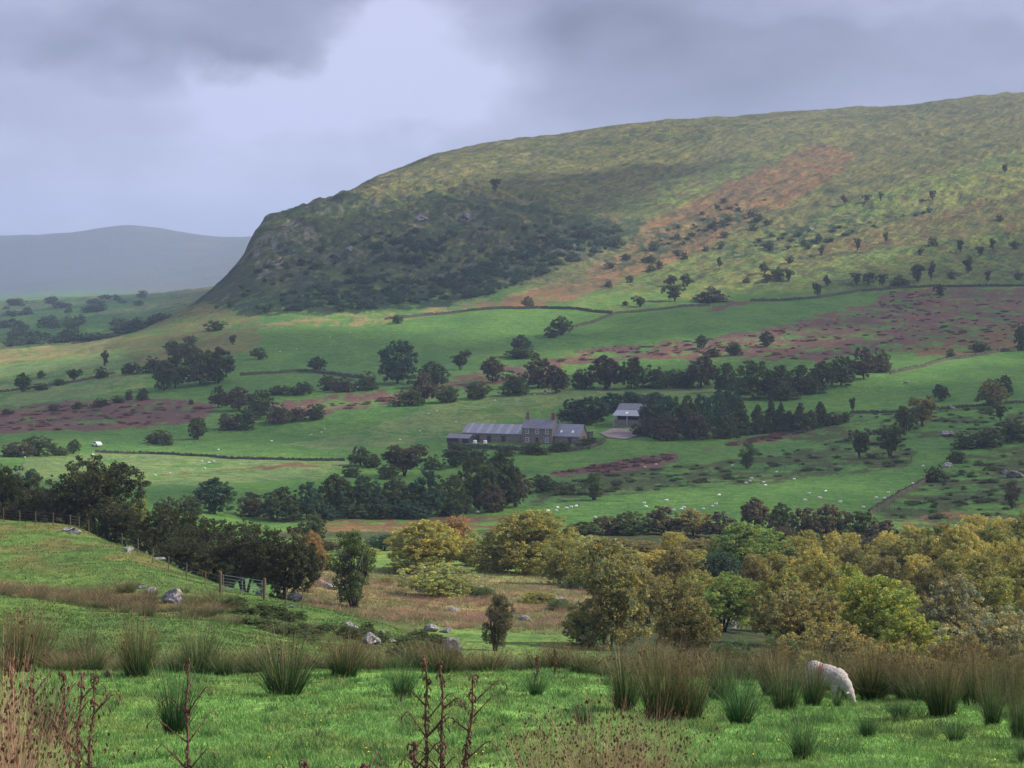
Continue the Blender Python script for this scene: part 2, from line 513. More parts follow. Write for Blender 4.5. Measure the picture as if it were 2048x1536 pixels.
# (colour, strength of mottling 0..1, Ymin, Ymax, outline in photo points)
COVER = [
 (STRAW, .5, 1050, 2100, [(330, 720), (370, 690), (500, 650), (640, 630), (800, 628), (960, 600), (1130, 560), (1200, 560), (1130, 605), (950, 620), (800, 642), (600, 690), (480, 715)]),
 (HGREEN, .45, 1080, 2600, [(1130, 612), (1250, 565), (1400, 505), (1600, 440), (1750, 385), (2200, 250), (2200, 590), (1700, 582), (1500, 592), (1240, 628)]),
 (HGREEN, .6, 1300, 2600, [(1100, 460), (1200, 410), (1300, 375), (1450, 325), (1620, 285), (1440, 380), (1300, 430), (1180, 470)]),
 (STRAW, .45, 1400, 2600, [(700, 385), (740, 350), (900, 330), (1060, 300), (1060, 325), (900, 355), (760, 395)]),
 (HEATH, .75, 1300, 2600, [(1100, 300), (1200, 262), (1450, 243), (1650, 235), (1500, 262), (1250, 290)]),
 (HEATH, .14, 1080, 1950, [(360, 625), (470, 520), (500, 440), (700, 385), (760, 405), (860, 385), (1000, 400), (1150, 430), (1290, 440), (1300, 450), (1230, 485), (1120, 535), (960, 592), (880, 615), (700, 626), (500, 632), (300, 660)]),
 ((.15, .18, .055), .5, 1150, 2400, [(1250, 620), (1500, 545), (1750, 430), (2048, 310), (2200, 250), (2200, 350), (2048, 400), (1800, 480), (1560, 560), (1350, 620)]),  # sunlight painted in: brighter hill green along the lit band
 (BRACKEN, .10, 1100, 2400, [(950, 614), (1150, 555), (1250, 500), (1290, 450), (1440, 375), (1640, 283), (1710, 308), (1690, 342), (1600, 395), (1500, 440), (1400, 500), (1250, 560), (1130, 607), (1000, 618)]),
 (DARKS, .25, 1100, 2200, [(740, 500), (780, 470), (860, 480), (900, 500), (860, 530), (780, 530)]),
 (DARKS, .3, 1100, 2200, [(880, 560), (980, 520), (1060, 480), (1180, 450), (1250, 465), (1220, 500), (1100, 545), (980, 590), (900, 605)]),
 (DARKS, .35, 1100, 2200, [(560, 590), (700, 560), (860, 560), (900, 600), (700, 622), (560, 622)]),
 (ROCKC, .45, 1200, 2200, [(820, 430), (850, 415), (860, 450), (830, 465)]),
 (ROCKC, .55, 1200, 2200, [(880, 425), (940, 415), (950, 440), (890, 450)]),
 (ROCKC, .55, 1200, 2200, [(500, 500), (540, 455), (600, 440), (640, 455), (580, 520), (520, 560)]),
 (HEATH, .6, 1300, 2200, [(1180, 520), (1250, 480), (1380, 440), (1480, 420), (1560, 410), (1470, 450), (1350, 500), (1240, 540)]),
 (HEATH, .65, 1200, 2200, [(1480, 480), (1600, 440), (1760, 430), (1900, 420), (1850, 450), (1700, 480), (1560, 500), (1450, 520)]),
 (BROWN, .6, 1200, 2300, [(1560, 520), (1800, 440), (2048, 380), (2200, 350), (2200, 450), (2048, 460), (1800, 490), (1650, 520)]),
 (RUSH, .08, 640, 900, [(-200, 820), (0, 815), (150, 800), (300, 795), (420, 805), (430, 825), (380, 845), (250, 858), (0, 866), (-200, 866)]),
 (RUSH, .3, 640, 950, [(540, 805), (760, 782), (900, 760), (960, 740), (1120, 720), (1130, 740), (900, 790), (740, 815), (600, 835)]),
 (RUSH, .28, 740, 1250, [(1100, 730), (1110, 712), (1230, 690), (1380, 682), (1500, 664), (1600, 640), (1660, 622), (1740, 610), (1760, 592), (1830, 575), (2048, 575), (2200, 570), (2200, 690), (2048, 692), (1900, 702), (1770, 702), (1640, 722), (1500, 720), (1300, 720)]),
 (RUSH, .1, 900, 1300, [(1405, 624), (1430, 611), (1500, 600), (1505, 604), (1450, 620)]),
 (BROWN, .4, 800, 1200, [(1780, 700), (1900, 660), (2200, 640), (2200, 690), (2000, 700), (1850, 715)]),
 (RUSH, .25, 430, 760, [(1400, 898), (1480, 882), (1560, 862), (1690, 846), (1640, 864), (1520, 888), (1430, 902)]),
 (RUSH, .25, 420, 700, [(1090, 945), (1200, 928), (1350, 903), (1360, 925), (1280, 945), (1110, 952)]),
 (ROUGH, .35, 360, 700, [(1050, 965), (1200, 950), (1420, 925), (1600, 905), (1700, 880), (1830, 875), (1830, 930), (1700, 945), (1500, 968), (1300, 985), (1150, 1000), (1050, 1020)]),
 (ROUGH, .4, 330, 640, [(1740, 1040), (1780, 1000), (1880, 950), (1950, 900), (2200, 880), (2200, 1060), (1800, 1060)]),
 (ROUGH, .55, 500, 900, [(1560, 860), (1700, 840), (1850, 835), (2200, 815), (2200, 875), (1800, 880), (1600, 890)]),
 (PALE, .05, 430, 660, [(60, 912), (200, 905), (400, 912), (690, 920), (700, 932), (640, 955), (420, 968), (250, 972), (0, 955)]),
 (BROWN, .35, 430, 640, [(300, 952), (450, 938), (620, 926), (640, 930), (500, 944), (330, 956)]),
 (PALE, .1, 700, 1000, [(-200, 815), (-200, 775), (0, 770), (230, 742), (300, 752), (290, 778), (150, 795), (0, 812)]),
 (PALE, .1, 850, 1250, [(-200, 765), (-200, 728), (0, 722), (270, 690), (330, 700), (230, 738), (0, 765)]),
 (STRAW, .3, 950, 1300, [(-200, 735), (-200, 700), (0, 700), (200, 668), (330, 680), (280, 692), (130, 715), (0, 730)]),
 (MOOR, .2, 900, 1500, [(200, 690), (300, 655), (400, 600), (520, 640), (520, 700), (420, 720), (300, 740)]),
 (PALE, .1, 550, 760, [(700, 870), (900, 800), (1100, 775), (1400, 765), (1500, 785), (1150, 800), (900, 870), (720, 905), (560, 890)]),
 (BROWN, .3, 300, 400, [(560, 1065), (640, 1040), (900, 1030), (1100, 1025), (1100, 1080), (560, 1085)]),
 (BROWN, .3, 330, 420, [(1780, 1045), (2000, 1010), (2200, 1000), (2200, 1012), (2000, 1022), (1800, 1055)]),
]


def ground_colour(x, y, z):
    u, v = uv_of(x, y, z)
    c = np.zeros((len(x), 3)); c[:] = GREEN
    def lay(mask, col, m=None):
        k = mask[:, None] if m is None else (mask * m)[:, None]
        c[:] = c * (1 - k) + np.array(col) * k
    hillm = smooth(1180, 1260, y) * smooth(180, 420, u)
    lay(hillm, MOOR)
    farl = smooth(1200, 1500, y) * (1 - smooth(4000, 6000, y)) * (1 - smooth(300, 460, u))
    # the patchwork of distant fields
    cell = np.floor(x / 210 + .4 * np.sin(y / 300)) * 7.1 + np.floor(y / 330) * 3.7
    rr = np.abs(np.sin(cell * 12.9898) * 43758.5453) % 1
    for k, col in enumerate((GREEN, PALE, ROUGH, DEEP, MOOR)):
        lay(farl * (rr * 5 >= k) * (rr * 5 < k + 1), col)
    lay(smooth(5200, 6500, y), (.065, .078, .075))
    du = fbm(x / 25, y / 25, 31, 4) ; dv = fbm(x / 25, y / 25, 37, 4)
    du2 = fbm(x / (y * .012), y / (y * .05), 41, 4)
    uu = u + 16 * du + 6 * du2; vv = v + 6 * dv + 5 * du2
    # mottling noise stretched along the contour, in metres
    mot = fbm(x / 18, y / 26, 43, 5, .65) * .6 + .5
    mot2 = fbm(x / 5, y / 9, 47, 3, .6) * .7 + .5
    mm = .6 * mot + .4 * mot2
    st2 = fbm((x - .9 * y) / 60, (y + .9 * x) / 420, 60, 5, .6)
    lay(hillm * smooth(.12, .32, st2) * .5, (.125, .120, .058)); lay(hillm * smooth(.12, .34, -st2) * .5, (.050, .058, .032))
    for col, mt, y0, y1, pts in COVER:
        b = inpoly(uu, vv, pts) & (y > y0) & (y < y1)
        k = b.astype(float) * smooth(.5 + (mt - .5) * .36 - .018, .5 + (mt - .5) * .36 + .018, mm)
        lay(k, col)
    # rock bands and gullies on the steep end of the hill
    fc = hillm * smooth(440, 520, u) * (1 - smooth(1150, 1320, u))
    st = fbm((x + .55 * y) / 22, (y - .2 * x) / 120, 59, 5, .65)
    lay(fc * smooth(.10, .30, st) * smooth(.45, .6, mot), (.135, .135, .125), .65)
    lay(fc * smooth(.05, .3, -st), (.070, .105, .040), .6)
    # scattered dark tussocks over the hill grass
    t = smooth(.60, .72, fbm(x / 9, y / 26, 53, 4, .65) * .6 + .5) * hillm
    lay(t * .55, HEATH)
    t = smooth(.55, .62, fbm(x / 4, y / 7, 58, 3, .65) * .6 + .5) * hillm
    lay(t * .5, (.045, .050, .030))
    # ---- nearer ground
    band = (y < 345)
    glade = band & (y > 108) & (u > 560)
    lay(glade * 1.0, ROUGH)
    g1 = smooth(.42, .56, fbm(x / 9, y / 14, 61, 4) * .6 + .5)
    lay(glade * smooth(165, 178, y) * (1 - smooth(245, 262, y)) * (1 - smooth(1420, 1560, u)), STRAW, .35 + .65 * g1)
    lay(glade * smooth(225, 240, y) * (1 - smooth(300, 330, y)) * (1 - smooth(1000, 1150, u)), (.12, .19, .05))
    lay(glade * (1 - smooth(150, 170, y)) * smooth(820, 900, u) * (1 - smooth(1180, 1260, u)), (.10, .17, .05))
    lay(glade * smooth(1180, 1260, u) * (1 - smooth(1500, 1560, u) * 0), WOODF, 1 - .75 * smooth(175, 185, y) * (1 - smooth(215, 225, y)) * smooth(1420, 1450, u) * (1 - smooth(1560, 1600, u)))
    knoll = (y > 48) & (y < 215) & (u <= 930) & (y < np.interp(u, [0, 128, 256, 384, 512, 640, 768, 930], [215, 205, 190, 170, 148, 135, 122, 108]))
    lay(knoll * 1.0, (.078, .140, .038))
    yel = knoll * smooth(128, 145, y) * (1 - smooth(300, 420, u)) * smooth(.40, .62, fbm(x / 5, y / 9, 67, 4) * .6 + .5)
    lay(yel, (.135, .105, .045), .65)
    # rush hollow and rough bank across the knoll
    bc = np.interp(u, [0, 256, 384, 512, 640, 768, 900], [122, 111, 108, 103, 103, 98, 95])
    bw = np.interp(u, [0, 256, 384, 640, 900], [11, 9, 8, 10, 10])
    rb = knoll * (1 - smooth(.6, 1.15, np.abs(y - bc) / bw))
    lay(rb, BROWN, .8 * (1 - smooth(330, 420, u)))
    lay(rb * smooth(380, 460, u), ROUGH, smooth(.35, .55, fbm(x / 3, y / 4, 71, 4) * .6 + .5))
    lip = (y > 30) & (y < 75) & (v > 1290) & (y > np.interp(u, [0, 1024, 1280, 1536, 1792], [43, 43, 41, 37, 33]))
    lay(lip * 1.0, ROUGH)
    lawn = (y < 75) & ~lip & ~knoll
    lay(lawn * 1.0, LAWN)
    lay(lawn * smooth(.5, .66, fbm(x / 1.6, y / 3.0, 73, 4) * .6 + .5), (.13, .19, .05), .55)
    lay(lawn * smooth(.60, .78, fbm(x / .55, y / .8, 79, 3) * .6 + .5), (.045, .12, .035), .6)
    return np.clip(c, 0, 1)


# rows spaced so that they fall evenly over the picture
yy = np.geomspace(.5, 11000, 6000)
dens = np.zeros_like(yy)
for uu_ in (60, 300, 520, 900, 1400, 1900):
    z_ = H((uu_ - 1024) / F * yy, yy)
    dens = np.maximum(dens, np.abs(np.gradient(np.clip(VH - F * z_ / yy, -200, 1700))))
dens = dens / 2.4 + np.gradient(np.log(yy)) * 14
cum = np.cumsum(dens)
NR = int(cum[-1])
rowsY = np.interp(np.arange(NR), cum, yy)
colsU = np.concatenate([np.geomspace(4000, 60, 60)[:-1] * -1, np.arange(-60, 2109, 3.4), 2048 + np.geomspace(64, 5000, 60)])
GU, GY = np.meshgrid(colsU, rowsY)
GX = (GU - 1024) / F * GY
gx, gy = GX.ravel(), GY.ravel()
gz = H(gx, gy)
gc = ground_colour(gx, gy, gz)
nC = len(colsU); nR = len(rowsY)
ii = np.arange(nR * nC).reshape(nR, nC)
Q = np.stack([ii[:-1, :-1], ii[:-1, 1:], ii[1:, 1:], ii[1:, :-1]], -1).reshape(-1, 4)


def ground_mat():
    m, t, out = new_mat('pasture')
    co = t.n('ShaderNodeTexCoord').outputs['Object']
    a = t.n('ShaderNodeAttribute', attribute_name='Col').outputs['Color']
    # detail at three sizes: blades, tussocks, patches
    nA = t.noise(co, 3.0, 6, .65); nB = t.noise(co, .25, 7, .6); nC_ = t.noise(t.vmath('MULTIPLY', co, (1, .45, 1)), .045, 7, .62)
    nD = t.noise(t.vmath('MULTIPLY', co, (1, .5, 1)), .9, 5, .6)
    c = t.mix(1.0, a, t.mix(t.ramp(nA.outputs[0], .3, .7), (.68, .70, .7), (1.30, 1.28, 1.2)), 'MULTIPLY')
    c = t.mix(1.0, c, t.mix(t.ramp(nB.outputs[0], .3, .7), (.74, .80, .8), (1.26, 1.18, 1.1)), 'MULTIPLY')
    c = t.mix(1.0, c, t.mix(t.ramp(nC_.outputs[0], .3, .7), (.76, .84, .9), (1.24, 1.14, 1.0)), 'MULTIPLY')
    c = t.mix(1.0, c, t.mix(t.ramp(nD.outputs[0], .32, .68), (.80, .84, .8), (1.18, 1.14, 1.1)), 'MULTIPLY')
    cb = t.n('ShaderNodeCombineXYZ'); t.l(t.math('MULTIPLY', t.vmath('DOT_PRODUCT', co, (.40, .92, 0)), .16), cb.inputs[0]); t.l(t.vmath('DOT_PRODUCT', co, (.92, -.40, 0)), cb.inputs[1])
    nE = t.noise(cb.outputs[0], .17, 7, .66)
    geo = t.n('ShaderNodeSeparateXYZ'); t.l(co, geo.inputs[0])
    far_ = t.ramp(geo.outputs[1], 1050, 1400)
    c = t.mix(far_, c, t.mix(1.0, c, t.mix(t.ramp(nE.outputs[0], .34, .62), (.58, .66, .68), (1.30, 1.24, 1.12)), 'MULTIPLY'))
    b = t.n('ShaderNodeBsdfPrincipled', i_Roughness=.95); b.inputs['Specular IOR Level'].default_value = .08
    t.l(c, b.inputs['Base Color'])
    h = t.math('ADD', t.math('MULTIPLY', nA.outputs[0], .10), t.math('ADD', t.math('MULTIPLY', nB.outputs[0], .9), t.math('MULTIPLY', nD.outputs[0], .35)))
    h = t.math('ADD', h, t.math('MULTIPLY', nC_.outputs[0], 2.6))
    h = t.math('ADD', h, t.math('MULTIPLY', t.math('MULTIPLY', nE.outputs[0], far_), 2.4))
    bp = t.n('ShaderNodeBump', i_Strength=.8, i_Distance=1.0); t.l(h, bp.inputs['Height']); t.l(bp.outputs[0], b.inputs['Normal'])
    t.l(b.outputs[0], out.inputs[0])
    return m


M_GROUND = ground_mat()
ground = link('ground', mesh_np('ground', np.stack([gx, gy, gz], 1), Q, M_GROUND, gc, True))
tag(ground, kind='structure')

# ------------------------------------------------------------------ broken cloud added out of view, its gaps shaped to place the sunlight
def lit_wish(u, v, y):
    """where the photograph shows sunshine (0 shade .. 1 sun)"""
    L = np.zeros_like(u)
    def g(cu, cv, ru, rv, a=1.0, y0=0, y1=1e9, slope=0.0):
        nonlocal L
        q = ((u - cu) / ru) ** 2 + ((v - cv - slope * (u - cu)) / rv) ** 2
        L = np.maximum(L, a * np.exp(-q) * ((y > y0) & (y < y1)))
    g(1750, 400, 620, 130, 1.2, 1150, 3000, -.25)
    g(1350, 275, 900, 55, .9, 1700, 3000, -.10)
    g(1350, 480, 520, 60, 1.1, 1150, 3000, -.48)
    g(1250, 590, 300, 40, .9, 1000, 1700, -.15)
    g(900, 340, 420, 55, .95, 1500, 3000, -.32)
    g(650, 640, 300, 16, .8, 1050, 1300)
    g(1000, 640, 250, 40, .6, 900, 1300)
    g(60, 715, 240, 35, 1.0, 800, 1300, -.12)
    g(400, 930, 420, 50, .75, 400, 700)
    L = np.maximum(L, (y < 355) * 1.0)
    g(1400, 700, 500, 22, .8, 700, 1100, -.1); g(1900, 730, 260, 22, .8, 500, 900, -.15); g(1450, 995, 400, 16, .8, 380, 520, -.1); g(820, 800, 300, 22, .8, 600, 900, -.12)
    return L


DZ = 720.0
cell = 22.0
dx = np.arange(-500, 2700, cell); dy = np.arange(-700, 3600, cell)
CX, CY = np.meshgrid(dx, dy)
# follow the sunbeam down to the ground
bxp, byp = CX.ravel().copy(), CY.ravel().copy()
px, py = bxp - SUN.x / SUN.z * DZ, byp - SUN.y / SUN.z * DZ
for _ in range(6):
    hz = H(px, np.clip(py, 12, 11000))
    px = bxp - SUN.x / SUN.z * (DZ - hz); py = byp - SUN.y / SUN.z * (DZ - hz)
pyc = np.clip(py, 12, 11000)
pu, pv = uv_of(px, pyc, H(px, pyc))
wish = lit_wish(pu, pv, pyc)
wish = wish + .16 * fbm(bxp / 260, byp / 260, 83, 4)
keep = (wish < .40)
edge = np.minimum.reduce([(bxp + 500) / 300, (2700 - bxp) / 300, (byp + 700) / 300, (3600 - byp) / 300]) + .8 * fbm(bxp / 300, byp / 300, 89, 3)
keep &= edge > .5
keep = keep.reshape(CX.shape)
# closed slabs of added sun-blocking cloud
ny, nx = CX.shape
thick = (14 + 14 * np.abs(fbm(bxp / 240, byp / 240, 97, 4))).reshape(CX.shape)
kv = keep
vt = np.stack([CX, CY, DZ + thick + 5 * fbm(bxp / 120, byp / 120, 99, 3).reshape(CX.shape)], -1).reshape(-1, 3)
vb = np.stack([CX, CY, DZ + 4 * fbm(bxp / 150, byp / 150, 101, 3).reshape(CX.shape)], -1).reshape(-1, 3)
idx = np.arange(nx * ny).reshape(ny, nx)
cellk = kv[:-1, :-1] & kv[1:, :-1] & kv[:-1, 1:] & kv[1:, 1:]
N0 = nx * ny
faces = []
a = idx[:-1, :-1][cellk]; b = idx[:-1, 1:][cellk]; c = idx[1:, 1:][cellk]; d = idx[1:, :-1][cellk]
faces.append(np.stack([a + 0, b, c, d], 1)); faces.append(np.stack([d, c, b, a], 1) + N0)
pad = np.pad(cellk, 1)
for (sy, sx, p, q) in ((-1, 0, 'a', 'b'), (1, 0, 'c', 'd'), (0, -1, 'd', 'a'), (0, 1, 'b', 'c')):
    nb = pad[1 + sy:ny + sy, 1 + sx:nx + sx]
    e_ = cellk & ~nb
    P = {'a': idx[:-1, :-1][e_], 'b': idx[:-1, 1:][e_], 'c': idx[1:, 1:][e_], 'd': idx[1:, :-1][e_]}
    faces.append(np.stack([P[p], P[p] + N0, P[q] + N0, P[q]], 1))
m_, t_, o_ = new_mat('cloud_like')  # partly clear surface of the added sun blocker
df = t_.n('ShaderNodeBsdfDiffuse'); df.inputs[0].default_value = (.85, .86, .9, 1)
tp = t_.n('ShaderNodeBsdfTransparent')
mx = t_.n('ShaderNodeMixShader'); mx.inputs[0].default_value = .55
t_.l(df.outputs[0], mx.inputs[1]); t_.l(tp.outputs[0], mx.inputs[2]); t_.l(mx.outputs[0], o_.inputs[0])
cloud_gobo = link('cloud_gobo', mesh_np('cloud_gobo', np.concatenate([vt, vb]), np.concatenate(faces), m_, None, True))  # made-up deck, unseen by the camera, that shades chosen parts of the land
tag(cloud_gobo, kind='stuff')


# ------------------------------------------------------------------ trees
def rand_unit(n, r):
    v = r.normal(size=(n, 3)); return v / np.linalg.norm(v, axis=1)[:, None]


def leaf_cloud(centres, radii, per, size, r, squash=.8, up=0.0, colvar=.27, out=.55, warm=.14):
    """leaf faces spread round many clump centres; a colour multiplier per leaf"""
    n = len(centres)
    cnt = np.maximum(3, (per * (radii / radii.mean()) ** 2)).astype(int)
    ci = np.repeat(np.arange(n), cnt); N = len(ci)
    d = rand_unit(N, r); rad = r.uniform(.35, 1.0, N) ** .6
    P = centres[ci] + d * (radii[ci] * rad)[:, None] * np.array([1, 1, squash])
    nr = d * out + rand_unit(N, r) * (1 - out) + np.array([0, 0, up]); nr /= np.linalg.norm(nr, axis=1)[:, None] + 1e-9
    t = np.cross(nr, rand_unit(N, r)); t /= np.linalg.norm(t, axis=1)[:, None] + 1e-9
    b = np.cross(nr, t)
    s = size * r.uniform(.6, 1.35, N)
    s2 = s * r.uniform(.45, .8, N)
    V = np.stack([P - t * s[:, None], P - b * s2[:, None], P + t * s[:, None], P + b * s2[:, None]], 1).reshape(-1, 3)
    Qf = np.arange(4 * N).reshape(N, 4)
    clump = r.normal(1, colvar * .6, n)[ci]
    lv = clump * r.uniform(1 - colvar, 1 + colvar, N)
    hue = r.normal(0, warm, n)[ci] + r.normal(0, warm * .7, N)
    C = np.stack([lv * (1 + hue), lv * (1 + .2 * hue), lv * (1 - hue)], 1)
    return V, Qf, np.repeat(np.clip(C, .25, 2.2), 4, axis=0)


def crown_centres(kind, n, r):
    """clump centres filling a crown 1 high and 1 wide, foot at the origin"""
    lobes = []
    if kind == 'round':
        lobes = [((0, 0, .56), .38), ((0, 0, .34), .30)] + [((math.cos(a) * .27, math.sin(a) * .27, r.uniform(.22, .62)), r.uniform(.17, .25)) for a in np.linspace(0, 6.28, 13)[:-1] + r.uniform(-.3, .3, 12)] + [((r.uniform(-.15, .15), r.uniform(-.15, .15), .80), .17) for _ in range(3)]
    elif kind == 'thorn':
        lobes = [((r.uniform(-.28, .28), r.uniform(-.28, .28), r.uniform(.55, .82)), r.uniform(.15, .23)) for _ in range(10)] + [((r.uniform(-.18, .18), r.uniform(-.18, .18), r.uniform(.25, .5)), r.uniform(.12, .2)) for _ in range(7)]
    elif kind == 'vase':
        lobes = []
        for z in np.linspace(.16, .90, 22):
            rr_ = (.08 + .34 * min(z / .62, 1)) * (1 if z < .75 else .62); a_ = r.uniform(0, 6.28); lobes.append(((math.cos(a_) * rr_ * r.uniform(.2, 1), math.sin(a_) * rr_ * r.uniform(.2, 1), z), r.uniform(.07, .14)))
    elif kind == 'tall':
        lobes = [((r.uniform(-.2, .2), r.uniform(-.2, .2), z), .30 - .12 * abs(z - .55)) for z in np.linspace(.28, .86, 9)]
    elif kind == 'bush':
        lobes = [((r.uniform(-.3, .3), r.uniform(-.3, .3), r.uniform(.12, .58)), r.uniform(.22, .34)) for _ in range(12)] + [((0, 0, .66), .3)]
    elif kind == 'birch':
        lobes = [((r.uniform(-.24, .24), r.uniform(-.24, .24), z), r.uniform(.12, .2)) for z in np.linspace(.16, .88, 20)]
    elif kind == 'sprawl':
        lobes = [((r.uniform(-.36, .36), r.uniform(-.36, .36), r.uniform(.18, .74)), r.uniform(.15, .25)) for _ in range(22)] + [((r.uniform(-.15, .15), 0, .78), .2), ((0, 0, .5), .3)]
    c = []; rr = []
    vol = np.array([l[1] ** 2 for l in lobes]); vol /= vol.sum()
    for (p, q), k in zip(lobes, np.maximum(1, (vol * n)).astype(int)):
        d = rand_unit(k, r); rad = r.uniform(.45, 1, k) ** .5
        c.append(np.array(p) + d * (q * rad)[:, None] * np.array([1, 1, .95])); rr.append(np.full(k, q))
    c = np.concatenate(c); rr = np.concatenate(rr)
    c[:, 2] = np.clip(c[:, 2], .06, .97)
    return c, rr, lobes


def make_proto(kind, lod, seed):
    r = np.random.default_rng(seed)
    if kind == 'conifer':
        n, per, size = {'far': (120, 12, .05), 'mid': (210, 18, .034), 'near': (260, 30, .02)}[lod]
        z = r.uniform(.05, .98, n); rad = (1 - z) ** .75 * .48 * r.uniform(.35, 1.12, n); a = r.uniform(0, 6.28, n)
        c = np.stack([np.cos(a) * rad, np.sin(a) * rad, z], 1); lobes = []
        V, Qf, Cc = leaf_cloud(c, .05 + .06 * (1 - z), per, size, r, .6, 0, .25, .5, .06)
    else:
        n, per, size = {'far': (120, 20, .036), 'mid': (240, 36, .023), 'near': (1000, 34, .0115)}[lod]
        if kind == 'birch': per = int(per * .7)
        if kind == 'vase': per = int(per * .42)
        c, rr, lobes = crown_centres(kind, n, r)
        cr_ = {'far': .080, 'mid': .058, 'near': .036}[lod]
        V, Qf, Cc = leaf_cloud(c, cr_ * r.uniform(.6, 1.4, len(c)), per, size, r, .8, .1)
    crown = mesh_np('crown', V, Qf, M_LEAF, Cc)
    tm = MB()
    if kind == 'conifer':
        tm.tube([(0, 0, -.03), (0, 0, .5), (0, 0, .95)], [.02, .013, .003], 6)
    else:
        stems = 4 if kind in ('thorn', 'bush', 'sprawl') else 6 if kind == 'vase' else (2 if kind == 'birch' else 1)
        R0 = .026 if stems == 1 else .016
        for s_ in range(stems):
            ax, ay = (r.uniform(-.12, .12, 2) if stems > 1 else r.uniform(-.03, .03, 2))
            p0 = Vector((ax * .12, ay * .12, -.04)); p1 = Vector((ax * .7, ay * .7, .2)); p2 = Vector((ax * 1.4, ay * 1.4, .45)); p3 = Vector((ax * 1.6, ay * 1.6, .72))
            tm.tube([p0, p1, p2, p3], [R0 * 1.25, R0, R0 * .6, R0 * .25], 7 if lod == 'near' else 5)
            nb = {'far': 3, 'mid': 7, 'near': 16}[lod]
            for _ in range(nb):
                t = r.uniform(.15, .95)
                st = p1.lerp(p2, t * 1.3) if t < .7 else p2.lerp(p3, t)
                tg = Vector(c[r.integers(len(c))]); mid_ = st.lerp(tg, .5) + Vector((0, 0, .03))
                rb = R0 * r.uniform(.25, .45)
                tm.tube([st, mid_, tg], [rb, rb * .6, rb * .15], 4)
    trunk = tm.mesh('trunk', M_BIRCH if kind == 'birch' else M_BARK, True)
    return crown, trunk


PROTO = {}
def proto(kind, lod, k):
    key = (kind, lod, k)
    if key not in PROTO:
        PROTO[key] = make_proto(kind, lod, 1000 + 37 * k + 7 * len(kind) + {'far': 0, 'mid': 300, 'near': 600}[lod] + sum(map(ord, kind)))
    return PROTO[key]


TONE = {  # crown colours
 'dark': ((.078, .110, .038), 'dark green'), 'blue': ((.058, .110, .056), 'bluish dark green'), 'mid': ((.095, .145, .045), 'mid green'),
 'olive': ((.27, .27, .068), 'olive'), 'gold': ((.40, .35, .085), 'golden'), 'bright': ((.19, .27, .060), 'bright green'),
 'lime': ((.28, .31, .060), 'yellow-green'), 'brown': ((.225, .20, .068), 'brownish'), 'rust': ((.35, .22, .08), 'rusty orange'),
 'grey': ((.24, .235, .115), 'grey-green'), 'purple': ((.105, .095, .052), 'dull purple-brown'), 'willow': ((.32, .35, .11), 'pale green'),
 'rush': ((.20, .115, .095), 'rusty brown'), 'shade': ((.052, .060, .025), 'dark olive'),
}
ORD = ['first', 'second', 'third', 'fourth', 'fifth', 'sixth', 'seventh', 'eighth', 'ninth', 'tenth', 'eleventh', 'twelfth', 'thirteenth', 'fourteenth',
       'fifteenth', 'sixteenth', 'seventeenth', 'eighteenth', 'nineteenth', 'twentieth', 'twenty-first', 'twenty-second', 'twenty-third', 'twenty-fourth',
       'twenty-fifth', 'twenty-sixth', 'twenty-seventh', 'twenty-eighth', 'twenty-ninth', 'thirtieth', 'thirty-first', 'thirty-second', 'thirty-third',
       'thirty-fourth', 'thirty-fifth', 'thirty-sixth', 'thirty-seventh', 'thirty-eighth', 'thirty-ninth', 'fortieth']
KIND = {'round': ('tree', 'round-crowned tree'), 'thorn': ('hawthorn_tree', 'spreading hawthorn'), 'vase': ('thorn_tree', 'open-branched thorn'), 'tall': ('tree', 'tall tree'), 'bush': ('bush', 'bush'),
        'birch': ('birch_tree', 'birch'), 'sprawl': ('tree', 'broad tree'), 'conifer': ('conifer_tree', 'conifer')}


def tree(u, vtop, wpx, base, kind, tone, label, group, depth=1.0):
    """base > 0: photo row of the foot; base < 0: minus the distance in metres"""
    p = at(u, base, 100.0) if base > 0 else atY(u, -base)
    Y = p.y
    h = max((VH - vtop) / F * Y - p.z, 1.0)
    wd_ = wpx / F * Y
    lod = 'near' if Y < 300 else ('mid' if Y < 900 else 'far')
    crown, trunk = proto(kind, lod, random.randrange(4 if lod != 'near' else 3))
    nm, kw = KIND[kind]
    o = empty(nm, p - Vector((0, 0, .02 * h)), random.uniform(0, 6.28), (wd_ * 1.06, wd_ * depth, h * 1.02))
    if kind == 'conifer': o.rotation_euler = (random.uniform(-.06, .06), random.uniform(-.06, .06), o.rotation_euler[2]); o.scale = (wd_ * random.uniform(1.1, 1.5), wd_ * random.uniform(1.1, 1.5), h * random.uniform(.86, 1.1))
    tag(o, label, 'bush' if kind == 'bush' else 'tree', group)
    k = random.uniform(.86, 1.14); c = TONE[tone][0]
    cc = link('crown', crown, o); cc.color = (c[0] * k * random.uniform(.93, 1.07), c[1] * k, c[2] * k, 1)
    link('trunk', trunk, o)
    return o


def row(items, where, group):
    """items sorted from the left; each gets its place in the row as its label unless it brings its own"""
    items = sorted(items, key=lambda t: t[0])
    for i, t in enumerate(items):
        u, vt_, wp, b, kind, tone = t[:6]
        if len(t) > 6: lab = t[6]
        else:
            kw = KIND[kind][1]
            lab = '%s %s, %s from left among %s' % (TONE[tone][1], kw, ORD[i], where)
        tree(u, vt_, wp, b, kind, tone, lab, group)


